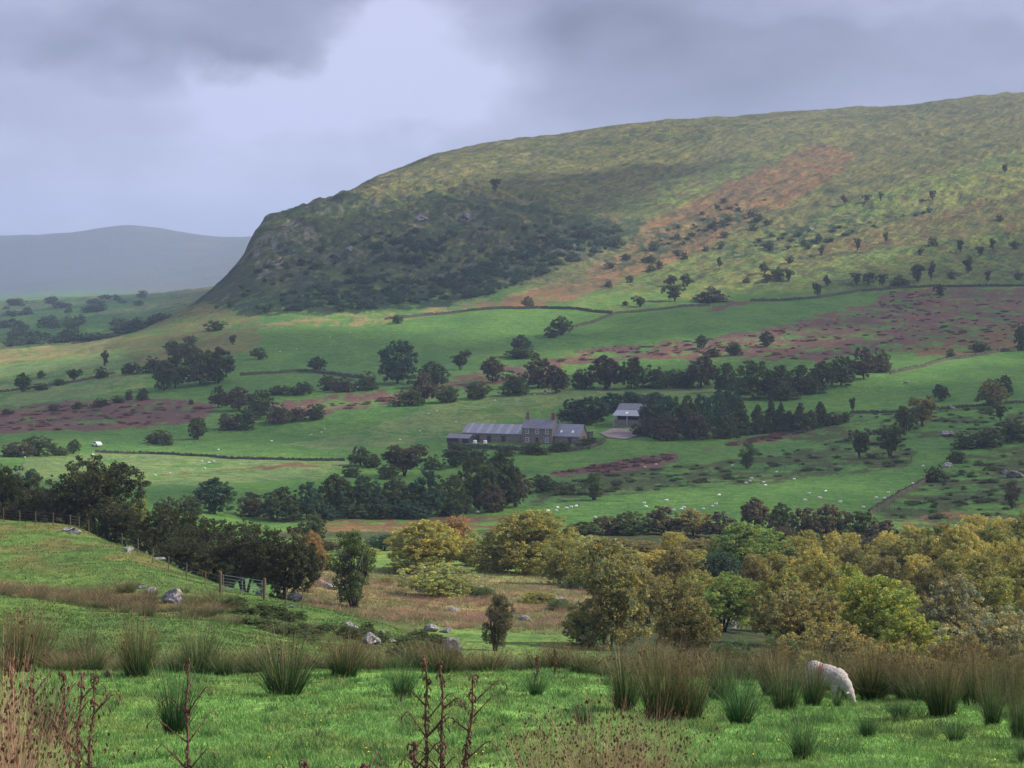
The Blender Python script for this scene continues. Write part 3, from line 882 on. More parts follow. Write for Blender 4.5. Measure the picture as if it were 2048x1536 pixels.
R_, T_, B_, A_, H_, C_, P_, V_ = 'round', 'thorn', 'bush', 'birch', 'tall', 'conifer', 'sprawl', 'vase'
row([(1440, 512, 14, 536, T_, 'dark'), (1375, 546, 36, 572, T_, 'dark'), (1340, 548, 34, 572, T_, 'dark'), (1350, 565, 44, 603, T_, 'dark'),
     (1425, 572, 66, 605, B_, 'purple'), (1280, 590, 34, 614, T_, 'dark'), (1250, 600, 14, 612, B_, 'dark'), (1530, 523, 28, 548, T_, 'dark'), (1560, 530, 40, 560, B_, 'dark'),
     (1578, 536, 26, 562, T_, 'dark'), (1535, 546, 22, 566, T_, 'purple'), (1494, 552, 16, 566, B_, 'purple'), (1635, 564, 22, 594, T_, 'dark'), (1655, 549, 20, 573, T_, 'purple')],
    'hawthorns above the wall left of centre', 'hawthorns scattered above the top wall')
row([(1712, 544, 28, 568, T_, 'dark'), (1737, 543, 30, 571, T_, 'dark'), (1765, 546, 22, 573, T_, 'dark'), (1798, 548, 38, 572, B_, 'dark'), (1835, 526, 36, 564, T_, 'dark'),
     (1862, 520, 18, 562, T_, 'purple'), (1936, 514, 26, 548, T_, 'dark'), (1904, 541, 20, 558, B_, 'dark'), (1976, 540, 18, 564, T_, 'dark'), (1881, 568, 24, 594, T_, 'dark'), (2035, 540, 20, 560, B_, 'dark')],
    'hawthorns above the long right wall', 'hawthorns scattered above the top wall')
row([(1920, 478, 20, 505, T_, 'dark'), (1715, 474, 20, 500, T_, 'purple'), (1643, 490, 16, 512, T_, 'purple'), (1772, 463, 16, 486, T_, 'mid'), (1866, 470, 20, 492, B_, 'purple'),
     (1985, 476, 18, 500, T_, 'dark'), (2010, 326, 14, 346, T_, 'dark'), (1865, 380, 18, 400, T_, 'dark'), (1762, 382, 14, 402, T_, 'mid'), (1735, 388, 18, 404, T_, 'mid'), (1690, 388, 18, 410, T_, 'purple'),
     (1540, 484, 14, 502, B_, 'dark'), (1582, 508, 16, 526, B_, 'dark'), (1610, 476, 22, 492, B_, 'dark'), (1960, 492, 20, 512, T_, 'purple'), (2000, 425, 16, 442, B_, 'dark'), (1840, 494, 16, 512, T_, 'purple'), (2030, 480, 22, 498, B_, 'dark')],
    'small trees high on the right slope', 'small trees high on the hill')
row([(990, 356, 22, 384, T_, 'dark', 'lone dark tree high on the shaded hill face'), (796, 627, 28, 647, B_, 'dark', 'round dark bush on the straw strip at the foot of the hill'),
     (1056, 591, 28, 616, R_, 'purple', 'single rounded tree at the lower end of the orange bracken'), (430, 638, 44, 662, B_, 'dark', 'dark bush below the steep left end of the hill'),
     (345, 678, 40, 704, B_, 'dark', 'ragged bush on rough ground left below the crag'), (380, 668, 30, 690, B_, 'purple', 'dull bush beside the scree foot'),
     (465, 668, 18, 690, T_, 'purple', 'small bare thorn on the brown slope below the crag'),
     (1175, 452, 50, 476, B_, 'dark', 'dark bush at the top of the scrub gully'), (1230, 470, 44, 492, B_, 'dark', 'dark bush in the middle of the scrub gully')],
    'the hill foot', 'scrub and trees at the hill foot')
bl = []
for i in range(22):
    t = random.random(); u = 1210 + 330 * t; v = 560 - 120 * t + random.uniform(-32, 30)
    bl.append((u, v - random.uniform(12, 20), random.uniform(14, 26), v, B_, random.choice(['dark', 'purple', 'dark'])))
row(bl, 'bushes in the orange bracken', 'bushes in the bracken strip')
# the belt across the slope above the farm field
row([(605, 760, 40, 790, B_, 'dark'), (655, 746, 44, 782, B_, 'dark'), (692, 748, 46, 784, B_, 'purple'), (735, 738, 54, 780, B_, 'dark'), (795, 675, 88, 768, R_, 'blue', 'tallest round tree standing above the left part of the belt'),
     (866, 720, 68, 776, R_, 'dark'), (920, 699, 42, 740, T_, 'dark', 'small dark hawthorn alone in the green field beside the tallest tree'), (848, 742, 60, 805, R_, 'purple'), (815, 770, 60, 812, B_, 'dark'), (893, 765, 56, 805, B_, 'dark'),
     (985, 712, 54, 765, R_, 'purple'), (1043, 668, 50, 712, R_, 'dark', 'rounded tree above the belt where two fields meet'), (1045, 692, 66, 716, B_, 'dark'), (1076, 712, 70, 776, R_, 'purple'),
     (1028, 735, 70, 790, B_, 'dark'), (955, 758, 56, 797, B_, 'dark'), (1112, 728, 60, 786, R_, 'purple'), (1165, 733, 50, 778, B_, 'dark')],
    'left half of the belt above the farm', 'trees of the belt above the farm field')
row([(1210, 708, 76, 778, R_, 'purple'), (1262, 712, 60, 778, R_, 'dark'), (1308, 724, 60, 776, B_, 'dark'), (1350, 734, 50, 772, B_, 'mid'), (1402, 710, 76, 776, R_, 'purple'), (1372, 738, 50, 776, B_, 'dark'),
     (1452, 722, 60, 785, R_, 'dark'), (1505, 716, 92, 798, R_, 'mid'), (1552, 728, 70, 796, R_, 'dark'), (1600, 726, 66, 788, R_, 'dark'), (1645, 720, 60, 780, R_, 'dark'), (1682, 708, 62, 772, R_, 'dark'),
     (1728, 692, 60, 758, R_, 'purple'), (1760, 690, 40, 745, B_, 'purple'), (1570, 760, 60, 800, B_, 'dark'), (1625, 748, 50, 788, B_, 'dark')],
    'right half of the belt above the farm', 'trees of the belt above the farm field')
row([(1403, 668, 28, 698, R_, 'dark'), (1424, 690, 32, 714, B_, 'dark'), (1470, 680, 32, 711, B_, 'dark'), (1533, 661, 34, 694, R_, 'dark'), (1900, 694, 24, 716, B_, 'dark'), (1962, 680, 42, 704, B_, 'dark'), (2042, 640, 30, 702, B_, 'dark'),
     (1122, 628, 48, 670, R_, 'dark', 'rounded tree at the corner of the walls high in the middle fields'), (1100, 648, 30, 676, B_, 'dark', 'bush leaning against the high field wall by the rounded tree')],
    'trees dotted over the purple rushy slope', 'lone trees on the slope')
# left half of the valley
row([(437, 770, 44, 815, R_, 'purple'), (478, 772, 62, 822, R_, 'purple'), (520, 775, 60, 838, R_, 'dark'), (492, 812, 56, 858, B_, 'dark'), (455, 822, 50, 860, B_, 'purple'), (557, 800, 56, 846, B_, 'purple'), (560, 768, 50, 790, B_, 'dark'),
     (630, 803, 52, 838, B_, 'dark'), (592, 812, 44, 842, B_, 'purple'), (605, 765, 34, 784, B_, 'mid'), (1, 900, 30, 925, B_, 'dark')][:10], 'the thicket left of the farm field', 'trees left of the farm field')
row([(350, 700, 62, 776, R_, 'dark'), (400, 694, 74, 770, R_, 'dark'), (437, 692, 68, 766, R_, 'dark'), (328, 718, 54, 782, R_, 'dark'), (375, 680, 60, 730, B_, 'purple'), (305, 708, 44, 745, B_, 'purple'), (518, 694, 38, 719, R_, 'dark'), (262, 722, 40, 748, B_, 'purple'),
     (635, 712, 42, 744, R_, 'dark', 'dark tree on the field wall right of the left clump')],
    'the dark clump under the crag', 'trees of the clump under the crag')
row([(46, 744, 36, 784, R_, 'mid'), (82, 740, 20, 757, R_, 'dark'), (86, 764, 36, 780, B_, 'dark'), (148, 737, 34, 762, T_, 'dark'), (118, 755, 28, 771, B_, 'mid'), (200, 730, 26, 757, B_, 'dark'), (210, 700, 18, 732, T_, 'purple')],
    'trees between the two far-left pale fields', 'hedgerow trees on the far left')
row([(14, 816, 28, 830, B_, 'dark'), (108, 808, 24, 822, B_, 'dark'), (156, 802, 22, 818, B_, 'dark'), (200, 794, 38, 813, B_, 'dark'), (240, 788, 30, 806, B_, 'mid'), (286, 773, 32, 800, B_, 'dark'), (258, 776, 22, 800, B_, 'purple'), (382, 796, 14, 809, B_, 'dark')],
    'bushes edging the left purple patch', 'hedgerow bushes on the far left')
row([(395, 836, 46, 880, H_, 'dark'), (315, 855, 44, 888, B_, 'dark'), (334, 858, 32, 890, B_, 'dark'), (75, 866, 76, 912, B_, 'dark'), (34, 880, 66, 914, B_, 'purple'), (148, 878, 30, 908, R_, 'dark'), (115, 892, 40, 910, B_, 'dark'), (300, 868, 26, 886, B_, 'mid')],
    'field trees around the white car', 'field trees left of the farm')
# trees below the farm
row([(722, 892, 54, 932, R_, 'dark'), (706, 925, 40, 955, B_, 'dark'), (745, 905, 34, 935, B_, 'dark'), (808, 888, 92, 952, T_, 'purple'), (775, 925, 50, 958, B_, 'dark'), (912, 884, 60, 934, R_, 'dark'), (955, 888, 56, 925, B_, 'dark'), (865, 905, 40, 940, B_, 'mid'),
     (1068, 880, 60, 908, B_, 'dark'), (1120, 876, 56, 902, B_, 'dark'), (1175, 870, 50, 890, B_, 'dark'), (1010, 888, 50, 912, B_, 'dark'), (840, 885, 40, 905, B_, 'dark')],
    'small trees close below the farm', 'trees below the farm buildings')
row([(430, 953, 92, 1028, R_, 'blue'), (500, 978, 74, 1034, B_, 'purple'), (555, 972, 84, 1040, R_, 'dark'), (615, 962, 80, 1040, R_, 'blue'), (672, 944, 84, 1034, R_, 'dark'), (735, 948, 84, 1036, R_, 'blue'), (795, 950, 88, 1034, R_, 'dark'), (855, 936, 90, 1034, R_, 'blue'),
     (905, 945, 80, 1030, R_, 'dark'), (958, 905, 92, 1022, R_, 'dark'), (1003, 900, 86, 1016, R_, 'dark'), (1030, 935, 74, 1014, R_, 'purple'), (985, 960, 60, 1024, B_, 'purple'), (380, 985, 60, 1030, B_, 'dark'),
     (585, 1000, 70, 1042, B_, 'dark'), (705, 995, 76, 1038, B_, 'dark'), (820, 995, 80, 1038, B_, 'blue'), (895, 990, 70, 1032, B_, 'dark'), (645, 1005, 60, 1040, B_, 'blue'), (765, 1000, 70, 1038, B_, 'dark')],
    'the dark valley bottom wood', 'trees of the dark wood in the valley bottom')
row([(50, 920, 90, -330, B_, 'blue', 'bluish tree beyond the dark oak above the fence'), (626, 1020, 62, -300, B_, 'dark', 'low round bush in front of the dark valley wood'), (1188, 944, 70, 1000, V_, 'mid', 'thin tree alone on rough ground right of the dark wood'),
     (1085, 945, 60, 985, B_, 'dark', 'scrubby bush at the right end of the dark valley wood'), (330, 985, 60, -330, B_, 'dark', 'far bush between the fence trees and the valley wood'), (1130, 960, 60, 990, B_, 'mid', 'low scrub beside the thin lone tree')], 'x', 'outlying trees of the valley bottom')
# round the hay barn
row([(1148, 796, 66, 848, R_, 'blue'), (1185, 790, 74, 846, R_, 'blue'), (1222, 784, 70, -665, R_, 'blue'), (1268, 782, 70, -670, R_, 'blue'), (1310, 783, 70, -660, R_, 'blue'), (1170, 812, 50, 850, B_, 'dark')],
    'leafy trees beside the hay barn', 'trees round the hay barn')
row([(1304, 792, 58, 868, R_, 'blue'), (1340, 786, 60, 876, R_, 'blue'), (1374, 788, 54, 876, R_, 'dark'), (1406, 786, 58, 874, R_, 'blue'), (1436, 772, 52, 860, R_, 'blue'), (1462, 765, 48, 850, R_, 'blue'), (1482, 792, 42, 870, C_, 'dark'), (1515, 798, 34, 867, C_, 'dark'),
     (1540, 800, 32, 864, C_, 'dark'), (1561, 804, 30, 864, C_, 'dark'), (1600, 797, 46, 862, C_, 'dark'), (1641, 798, 34, 852, C_, 'dark'), (1580, 818, 40, 862, C_, 'purple'), (1622, 815, 34, 858, C_, 'dark'), (1668, 820, 42, 850, B_, 'purple'),
     (1325, 820, 60, 880, B_, 'purple'), (1390, 815, 60, 880, B_, 'purple'), (1455, 815, 60, 876, B_, 'dark'), (1690, 822, 30, 844, B_, 'dark'), (1705, 794, 15, 824, T_, 'dark', 'thin young tree standing free beyond the last conifer'),
     (1295, 828, 56, 872, B_, 'purple')], 'the plantation by the hay barn', 'conifers and bushes of the farm plantation')
row([(1720, 856, 52, 916, T_, 'dark'), (1781, 848, 68, 914, T_, 'dark'), (1845, 789, 58, 854, T_, 'brown'), (1812, 810, 50, 862, R_, 'dark'), (1882, 767, 40, 802, R_, 'dark'), (1986, 756, 66, 814, R_, 'brown'), (2008, 747, 40, 790, R_, 'dark'),
     (1930, 858, 60, 898, B_, 'dark'), (1972, 850, 74, 894, B_, 'dark'), (2025, 832, 70, 884, B_, 'dark'), (1494, 884, 56, 938, V_, 'mid'), (1872, 925, 44, 964, B_, 'dark'), (1912, 893, 44, 926, B_, 'dark'), (2025, 962, 44, 1018, V_, 'purple'), (2000, 808, 26, 842, T_, 'dark')],
    'trees in the right sloping fields', 'field trees on the right')
# behind the fence on the left
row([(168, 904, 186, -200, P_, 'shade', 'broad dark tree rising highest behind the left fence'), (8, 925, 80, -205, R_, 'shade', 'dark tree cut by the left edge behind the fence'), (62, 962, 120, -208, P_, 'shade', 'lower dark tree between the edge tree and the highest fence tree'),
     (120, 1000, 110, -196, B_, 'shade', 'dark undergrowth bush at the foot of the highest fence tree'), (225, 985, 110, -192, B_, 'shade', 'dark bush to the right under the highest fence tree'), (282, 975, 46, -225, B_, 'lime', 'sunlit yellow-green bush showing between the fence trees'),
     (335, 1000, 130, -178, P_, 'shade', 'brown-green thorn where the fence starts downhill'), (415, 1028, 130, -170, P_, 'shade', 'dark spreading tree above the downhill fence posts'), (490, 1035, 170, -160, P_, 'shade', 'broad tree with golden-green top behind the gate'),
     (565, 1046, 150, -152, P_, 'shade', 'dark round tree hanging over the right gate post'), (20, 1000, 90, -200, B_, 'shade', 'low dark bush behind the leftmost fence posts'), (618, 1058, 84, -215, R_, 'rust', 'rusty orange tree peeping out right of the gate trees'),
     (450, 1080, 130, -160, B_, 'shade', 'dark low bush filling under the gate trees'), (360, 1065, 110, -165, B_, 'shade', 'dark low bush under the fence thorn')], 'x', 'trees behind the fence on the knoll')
# the glade and the wood
row([(708, 1058, 130, 1216, V_, 'mid', 'multi-stemmed thorn standing alone at the left of the glade'), (872, 1116, 152, 1196, B_, 'willow', 'rounded pale green willow bush in the sunny glade'), (856, 1034, 186, -238, R_, 'gold', 'golden-topped broad tree behind the willow bush'),
     (912, 1028, 84, -262, R_, 'rust', 'orange-tinged tree between the two big golden trees'), (942, 1060, 80, -250, R_, 'willow', 'light green tree squeezed between the two big golden trees'), (1050, 1014, 206, -240, R_, 'olive', 'largest golden-olive tree at the back of the glade'),
     (1118, 1080, 110, -225, A_, 'olive', 'feathery birch right of the largest golden-olive tree'), (768, 1068, 80, -280, R_, 'blue', 'dark green tree behind the left side of the glade'), (990, 1186, 96, 1302, V_, 'purple', 'small dark thorn with bare trunk in the middle of the meadow'),
     (1215, 1080, 215, -135, A_, 'brown', 'wide brown-green tree with thin trunk right of the meadow'), (1180, 1210, 100, -138, B_, 'mid', 'low skirt of foliage at the foot of the wide brown-green tree'), (640, 1075, 90, -270, B_, 'purple', 'dull bush behind the orange tree by the gate'), (990, 1100, 110, -245, R_, 'olive', 'shaded tree below the two big golden trees')], 'x', 'trees round the glade')
row([(690, 1110, 60, -262, B_, 'mid'), (735, 1095, 60, -270, B_, 'willow'), (800, 1120, 70, -235, B_, 'olive'), (960, 1170, 60, -200, B_, 'mid'), (1075, 1180, 70, -196, B_, 'olive'), (1120, 1195, 60, -188, B_, 'mid'), (655, 1150, 40, -225, B_, 'mid'), (770, 1165, 30, -215, B_, 'olive'), (1160, 1215, 50, -165, B_, 'mid')],
    'the low bushes fringing the glade', 'low bushes fringing the glade')
row([(1300, 1130, 110, -165, A_, 'brown'), (1372, 1160, 160, -120, A_, 'brown', 'brown-purple tree leaning over the rush line'), (1345, 1090, 90, -215, R_, 'brown'), (1445, 1140, 150, -170, P_, 'bright', 'vivid green leafy tree beside the small clearing'), (1500, 1042, 176, -262, R_, 'bright', 'large bright green round crown standing out of the wood'),
     (1512, 1108, 94, -200, A_, 'brown', 'rounded brownish birch below the large bright green crown'), (1590, 1075, 90, -262, A_, 'olive'), (1660, 1058, 84, -255, R_, 'gold'), (1612, 1060, 60, -270, A_, 'gold'), (1565, 1135, 150, -150, R_, 'olive'),
     (1640, 1105, 150, -175, R_, 'olive'), (1740, 1140, 210, -138, R_, 'lime', 'large yellow-green tree with clear leaves near the middle of the right wood'), (1600, 1160, 160, -135, P_, 'brown'), (1660, 1225, 210, -100, B_, 'brown', 'broad brown bush in front of the yellow-green tree'),
     (1820, 1215, 170, -108, R_, 'lime', 'yellow-green bush running down to the rushes on the right'), (1700, 1085, 90, -225, A_, 'brown')], 'lit crowns mid right wood', 'trees of the right wood')
row([(1905, 1140, 170, -128, R_, 'grey', 'grey-green tree with glinting leaves right of the yellow-green tree'), (1985, 1205, 190, -100, P_, 'grey', 'grey-leaved bush spreading to the right edge by the rushes'), (1860, 1066, 120, -240, R_, 'olive'), (1925, 1046, 130, -235, R_, 'gold'), (1992, 1040, 120, -240, R_, 'olive'), (2050, 1018, 120, -250, R_, 'olive'),
     (1960, 1105, 150, -190, R_, 'olive'), (2045, 1110, 130, -170, R_, 'olive'), (1800, 1075, 120, -262, A_, 'olive'), (1768, 1110, 100, -215, A_, 'brown'), (2040, 1200, 110, -130, B_, 'mid'), (1860, 1130, 100, -175, A_, 'brown'), (2080, 1150, 120, -150, R_, 'gold'), (1930, 1260, 150, -85, B_, 'brown'), (1790, 1270, 160, -84, B_, 'brown')],
    'crowns at the right end of the wood', 'trees of the right wood')
row([(1168, 1042, 84, -325, R_, 'dark'), (1215, 1030, 80, -335, R_, 'purple'), (1265, 1020, 90, -335, R_, 'dark'), (1325, 1010, 90, -338, R_, 'purple'), (1385, 1014, 90, -335, R_, 'brown'), (1440, 1022, 84, -330, R_, 'purple'), (1510, 993, 66, -345, R_, 'purple'), (1565, 1004, 60, -340, R_, 'dark'),
     (1612, 1012, 70, -335, R_, 'purple'), (1662, 1004, 90, -338, R_, 'purple'), (1722, 1018, 80, -335, R_, 'dark'), (1762, 1038, 80, -320, R_, 'purple'), (1560, 1035, 80, -310, B_, 'purple'), (1690, 1045, 80, -300, B_, 'dark')],
    'the dull row behind the wood', 'dark back row of the wood')
row([(1180, 1085, 100, -285, R_, 'olive'), (1240, 1075, 90, -290, R_, 'brown'), (1295, 1080, 90, -285, R_, 'brown'), (1350, 1065, 80, -290, A_, 'olive'), (1402, 1075, 90, -285, R_, 'brown'), (1440, 1100, 90, -240, R_, 'blue'), (1270, 1130, 90, -230, B_, 'brown'), (1160, 1150, 90, -220, B_, 'dark'), (1740, 1065, 90, -290, B_, 'purple'), (1560, 1085, 80, -285, B_, 'dark')],
    'crowns behind the wide brown-green tree', 'middle row of the wood')
row([(1150, 1058, 120, -262, A_, 'willow'), (1165, 1110, 100, -235, A_, 'olive'), (1210, 1120, 90, -250, A_, 'gold'), (1255, 1095, 100, -262, R_, 'olive'), (1310, 1100, 90, -255, A_, 'gold'), (1345, 1062, 70, -275, A_, 'gold'), (1385, 1100, 100, -250, A_, 'olive'), (1410, 1140, 90, -210, A_, 'olive'),
     (1560, 1100, 100, -240, A_, 'olive'), (1625, 1090, 110, -235, R_, 'gold'), (1690, 1065, 90, -270, A_, 'gold'), (1735, 1090, 100, -245, A_, 'olive'), (1780, 1060, 100, -280, R_, 'gold'), (1830, 1050, 90, -285, A_, 'gold'), (1880, 1040, 110, -275, R_, 'olive'), (1950, 1030, 100, -280, A_, 'gold'), (2010, 1030, 110, -285, R_, 'gold'),
     (1835, 1110, 110, -215, A_, 'gold'), (1900, 1100, 110, -210, R_, 'olive'), (1975, 1080, 110, -225, A_, 'gold'), (2040, 1070, 110, -215, R_, 'gold'), (1590, 1135, 120, -190, A_, 'olive'), (1660, 1130, 110, -195, A_, 'gold'), (1700, 1120, 110, -185, R_, 'lime'), (1790, 1160, 110, -160, A_, 'olive'), (2000, 1150, 120, -160, A_, 'olive'), (1480, 1160, 100, -190, A_, 'brown')],
    'feathery olive-gold crowns of the right wood', 'feathery crowns of the right wood')
# low scrub between wood and rushes
row([(1470, 1270, 120, -95, B_, 'mid'), (1560, 1255, 110, -105, B_, 'mid'), (1400, 1285, 90, -88, B_, 'purple'), (1300, 1285, 90, -92, B_, 'brown'), (1520, 1300, 90, -74, B_, 'mid'), (1620, 1295, 100, -72, B_, 'olive'), (1700, 1300, 110, -70, B_, 'mid'), (1880, 1310, 120, -68, B_, 'brown'), (2000, 1310, 120, -66, B_, 'mid'),
     (1240, 1300, 80, -96, B_, 'purple'), (2060, 1290, 100, -80, B_, 'grey')],
    'low scrub just behind the rushes', 'scrub behind the rushes')


def mass(name, spots, tone, lod='far', kinds=(B_,), colour_mul=1.0):
    """one mesh of many small clumps that nobody could count"""
    Vs, Qs, Cs = [], [], []; n = 0
    lib = {}
    for (x, y, wd_, h) in spots:
        kd = random.choice(kinds); key = (kd, random.randrange(3))
        if key not in lib:
            m = proto(kd, lod, key[1])[0]
            v = np.empty(len(m.vertices) * 3, np.float32); m.vertices.foreach_get('co', v); v = v.reshape(-1, 3)
            c = np.empty(len(m.vertices) * 4, np.float32); m.attributes['Col'].data.foreach_get('color', c); c = c.reshape(-1, 4)[:, :3]
            step = 3
            q = np.arange(len(v)).reshape(-1, 4)[::step]
            v = v[q.ravel()]; c = c[q.ravel()]
            # fewer, larger leaves
            ctr = v.reshape(-1, 4, 3).mean(1, keepdims=True); v = (ctr + (v.reshape(-1, 4, 3) - ctr) * 1.7).reshape(-1, 3)
            lib[key] = (v, c)
        v, c = lib[key]; a = random.uniform(0, 6.28)
        R = np.array([[math.cos(a), -math.sin(a), 0], [math.sin(a), math.cos(a), 0], [0, 0, 1]])
        z = float(H(x, y)[0])
        Vs.append((v @ R.T) * np.array([wd_, wd_, h]) + np.array([x, y, z - .04 * h]))
        Cs.append(c * random.uniform(.8, 1.2))
    V = np.concatenate(Vs); C = np.concatenate(Cs)
    o = link(name, mesh_np(name, V, np.arange(len(V)).reshape(-1, 4), M_LEAF, C))
    c = TONE[tone][0]; o.color = (c[0] * colour_mul, c[1] * colour_mul, c[2] * colour_mul, 1)
    tag(o, kind='stuff')
    return o


def scatter(poly, n, wr, hr, ymin, ymax):
    us = [p[0] for p in poly]; vs = [p[1] for p in poly]; out = []
    while len(out) < n:
        u = random.uniform(min(us), max(us)); v = random.uniform(min(vs), max(vs))
        if not inpoly(np.array([u]), np.array([v]), poly)[0]: continue
        p = at(u, v, ymin, ymax)
        s = random.uniform(.6, 1.4)
        out.append((p.x, p.y, random.uniform(*wr) * s, random.uniform(*hr) * s))
    return out


sc_ = []
for poly, n in (([(740, 500), (780, 470), (860, 480), (900, 500), (860, 530), (780, 530)], 70), ([(880, 560), (980, 520), (1060, 480), (1180, 450), (1250, 465), (1220, 500), (1100, 545), (980, 590), (900, 605)], 260),
                ([(560, 590), (700, 560), (860, 560), (900, 600), (700, 622), (560, 622)], 130), ([(400, 600), (560, 520), (760, 460), (1150, 440), (1250, 480), (960, 590), (600, 622), (420, 632)], 150),
                ([(1300, 470), (1450, 400), (1560, 400), (1450, 460), (1300, 520)], 30), ([(1480, 480), (1760, 430), (1900, 420), (1700, 480), (1520, 520)], 34)):
    sc_ += scatter(poly, n, (3, 7), (2.0, 4.2), 1100, 2300)
tz = []
for ymn, ymx, n, poly in ((740, 1250, 170, [(1480, 715), (1560, 670), (1700, 632), (1900, 600), (2048, 600), (2048, 690), (1900, 700), (1640, 720)]), (740, 1250, 90, [(1100, 725), (1230, 692), (1500, 668), (1640, 645), (1500, 700), (1300, 718)]),
                         (740, 1250, 60, [(1750, 612), (1780, 585), (1900, 582), (1880, 600), (1800, 620)]), (640, 900, 90, [(0, 818), (200, 802), (400, 810), (420, 830), (250, 856), (0, 864)]), (640, 950, 50, [(570, 825), (740, 795), (900, 768), (900, 785), (740, 812), (600, 833)]),
                         (430, 760, 45, [(1410, 898), (1480, 884), (1560, 864), (1680, 848), (1520, 886)]), (420, 700, 50, [(1100, 948), (1200, 930), (1350, 906), (1350, 922), (1200, 948)])):
    tz += [(x_, y_, a_, b_) for (x_, y_, a_, b_) in scatter(poly, n, (1.6, 4.2), (.5, .9), ymn, ymx)]
mass('tussocks', tz, 'rush')
tz = scatter([(1060, 970), (1420, 925), (1700, 880), (1830, 880), (1800, 930), (1500, 965), (1150, 998)], 110, (1.2, 3.6), (.4, .9), 360, 700) + scatter([(1760, 1040), (1800, 1000), (1900, 940), (2048, 900), (2048, 1040)], 90, (1.0, 3.2), (.4, .9), 330, 640) + scatter([(1700, 828), (1850, 822), (2048, 808), (2048, 860), (1800, 862)], 60, (1.2, 3.6), (.4, .9), 430, 800)
mass('tussocks', tz, 'dark')
mass('scrub', sc_, 'blue', colour_mul=1.0)
far_w = []
for poly, n in (([(0, 600), (120, 600), (150, 625), (0, 655)], 60), ([(150, 598), (290, 582), (290, 610), (160, 630)], 60), ([(0, 660), (120, 668), (300, 690), (210, 700), (0, 712)], 90), ([(0, 640), (200, 640), (320, 628), (200, 660), (0, 668)], 70), ([(240, 668), (330, 630), (380, 620), (300, 668)], 50)):
    far_w += scatter(poly, n // 4, (12, 20), (6, 11), 1500, 3400)
mass('woodland', far_w, 'mid')

# ------------------------------------------------------------------ boulders
def boulder_mesh(seed):
    bm = bmesh.new(); bmesh.ops.create_icosphere(bm, subdivisions=4, radius=.5)
    r = random.Random(seed); pl = []
    for _ in range(14):
        n = Vector((r.gauss(0, 1), r.gauss(0, 1), r.gauss(0, 1))).normalized(); pl.append((n, r.uniform(.28, .46)))
    co = np.array([v.co[:] for v in bm.verts]); nz = fbm(co[:, 0] * 5 + seed, co[:, 1] * 5 + co[:, 2] * 4, 200 + seed, 4, .6)
    for v, k in zip(bm.verts, nz):
        for n, d in pl:
            e_ = v.co.dot(n) - d
            if e_ > 0: v.co -= n * e_
        v.co *= 1 + .10 * float(k)
    m = bpy.data.meshes.new('boulder'); bm.to_mesh(m); bm.free(); m.materials.append(M_ROCK)
    return m


BM = [boulder_mesh(i) for i in range(5)]
for i, (u, v, wp, hp, y0, lab) in enumerate([
    (348, 1206, 50, 38, 60, 'large pale lichened boulder on the knoll below the fence'), (300, 1188, 34, 16, 60, 'low dark boulder left of the large pale boulder'), (282, 1178, 22, 8, 60, 'small grey stone at the left end of the boulder group'),
    (150, 1068, 26, 12, 100, 'grey stone at the foot of the pale fence post'), (137, 1062, 30, 12, 100, 'mossy hump beside the pale fence post'), (256, 1104, 28, 14, 100, 'grey stone beside the downhill fence'),
    (318, 1120, 26, 8, 100, 'flat stone by the fence halfway down'), (588, 1202, 34, 22, 100, 'bluish boulder just right of the gate'), (583, 1216, 14, 8, 80, 'small white stone at the end fence post'),
    (745, 1288, 36, 34, 60, 'leaning grey slab at the left of the rough bank'), (700, 1262, 40, 24, 60, 'grey boulder in the rough bank'), (765, 1268, 16, 11, 60, 'round small stone on the bank'), (905, 1306, 36, 40, 60, 'upright grey slab at the right end of the bank'),
    (860, 1262, 40, 18, 60, 'low stone behind the upright slab'), (890, 1265, 30, 14, 60, 'brown-capped stone beside the upright slab'), (785, 1285, 16, 9, 60, 'stone half buried near the bank foot'), (1046, 1240, 34, 12, 60, 'dark flat rock right of the meadow thorn'),
    (908, 1222, 28, 9, 60, 'pale flat stone in the straw of the glade'), (1470, 1256, 44, 16, 120, 'white sunlit stones in the small clearing'), (1100, 1196, 60, 10, 120, 'line of grey stones under the glade trees'), (660, 1178, 34, 14, 150, 'pale boulder behind the glade thorn'),
    (645, 1168, 26, 10, 150, 'small pale stone left of the glade thorn'), (2030, 955, 40, 16, 300, 'grey outcrop near the right edge in the fields'), (2012, 948, 20, 10, 300, 'smaller grey rock beside the field outcrop'), (1813, 766, 12, 6, 500, 'lone grey rock in the green field above the plantation'),
    (1892, 872, 36, 14, 400, 'grey rocky outcrop left of the right-hand thicket'), (1895, 935, 26, 12, 350, 'rock beside the curved wall'), (1905, 818, 16, 7, 450, 'small rock in the rough strip above the fields'), (1622, 460, 14, 8, 1300, 'pale rock high on the sunny slope'),
    (845, 440, 28, 16, 1300, 'grey crag on the dark hill face'), (700, 500, 20, 10, 1300, 'small crag left on the dark hill face'), (935, 435, 26, 10, 1300, 'low crag right on the dark hill face')]):
    p = at(u, v, y0); k = p.y / F
    o = link('boulder', BM[i % 5]); o.location = p + Vector((0, 0, hp * k * .16)); o.rotation_euler = (random.uniform(-.2, .2), random.uniform(-.35, .35), random.uniform(0, 6.28))
    o.scale = (wp * k * 1.15, wp * k * .9, hp * k * 1.2)
    tag(o, lab, 'boulder', 'boulders on the slopes')

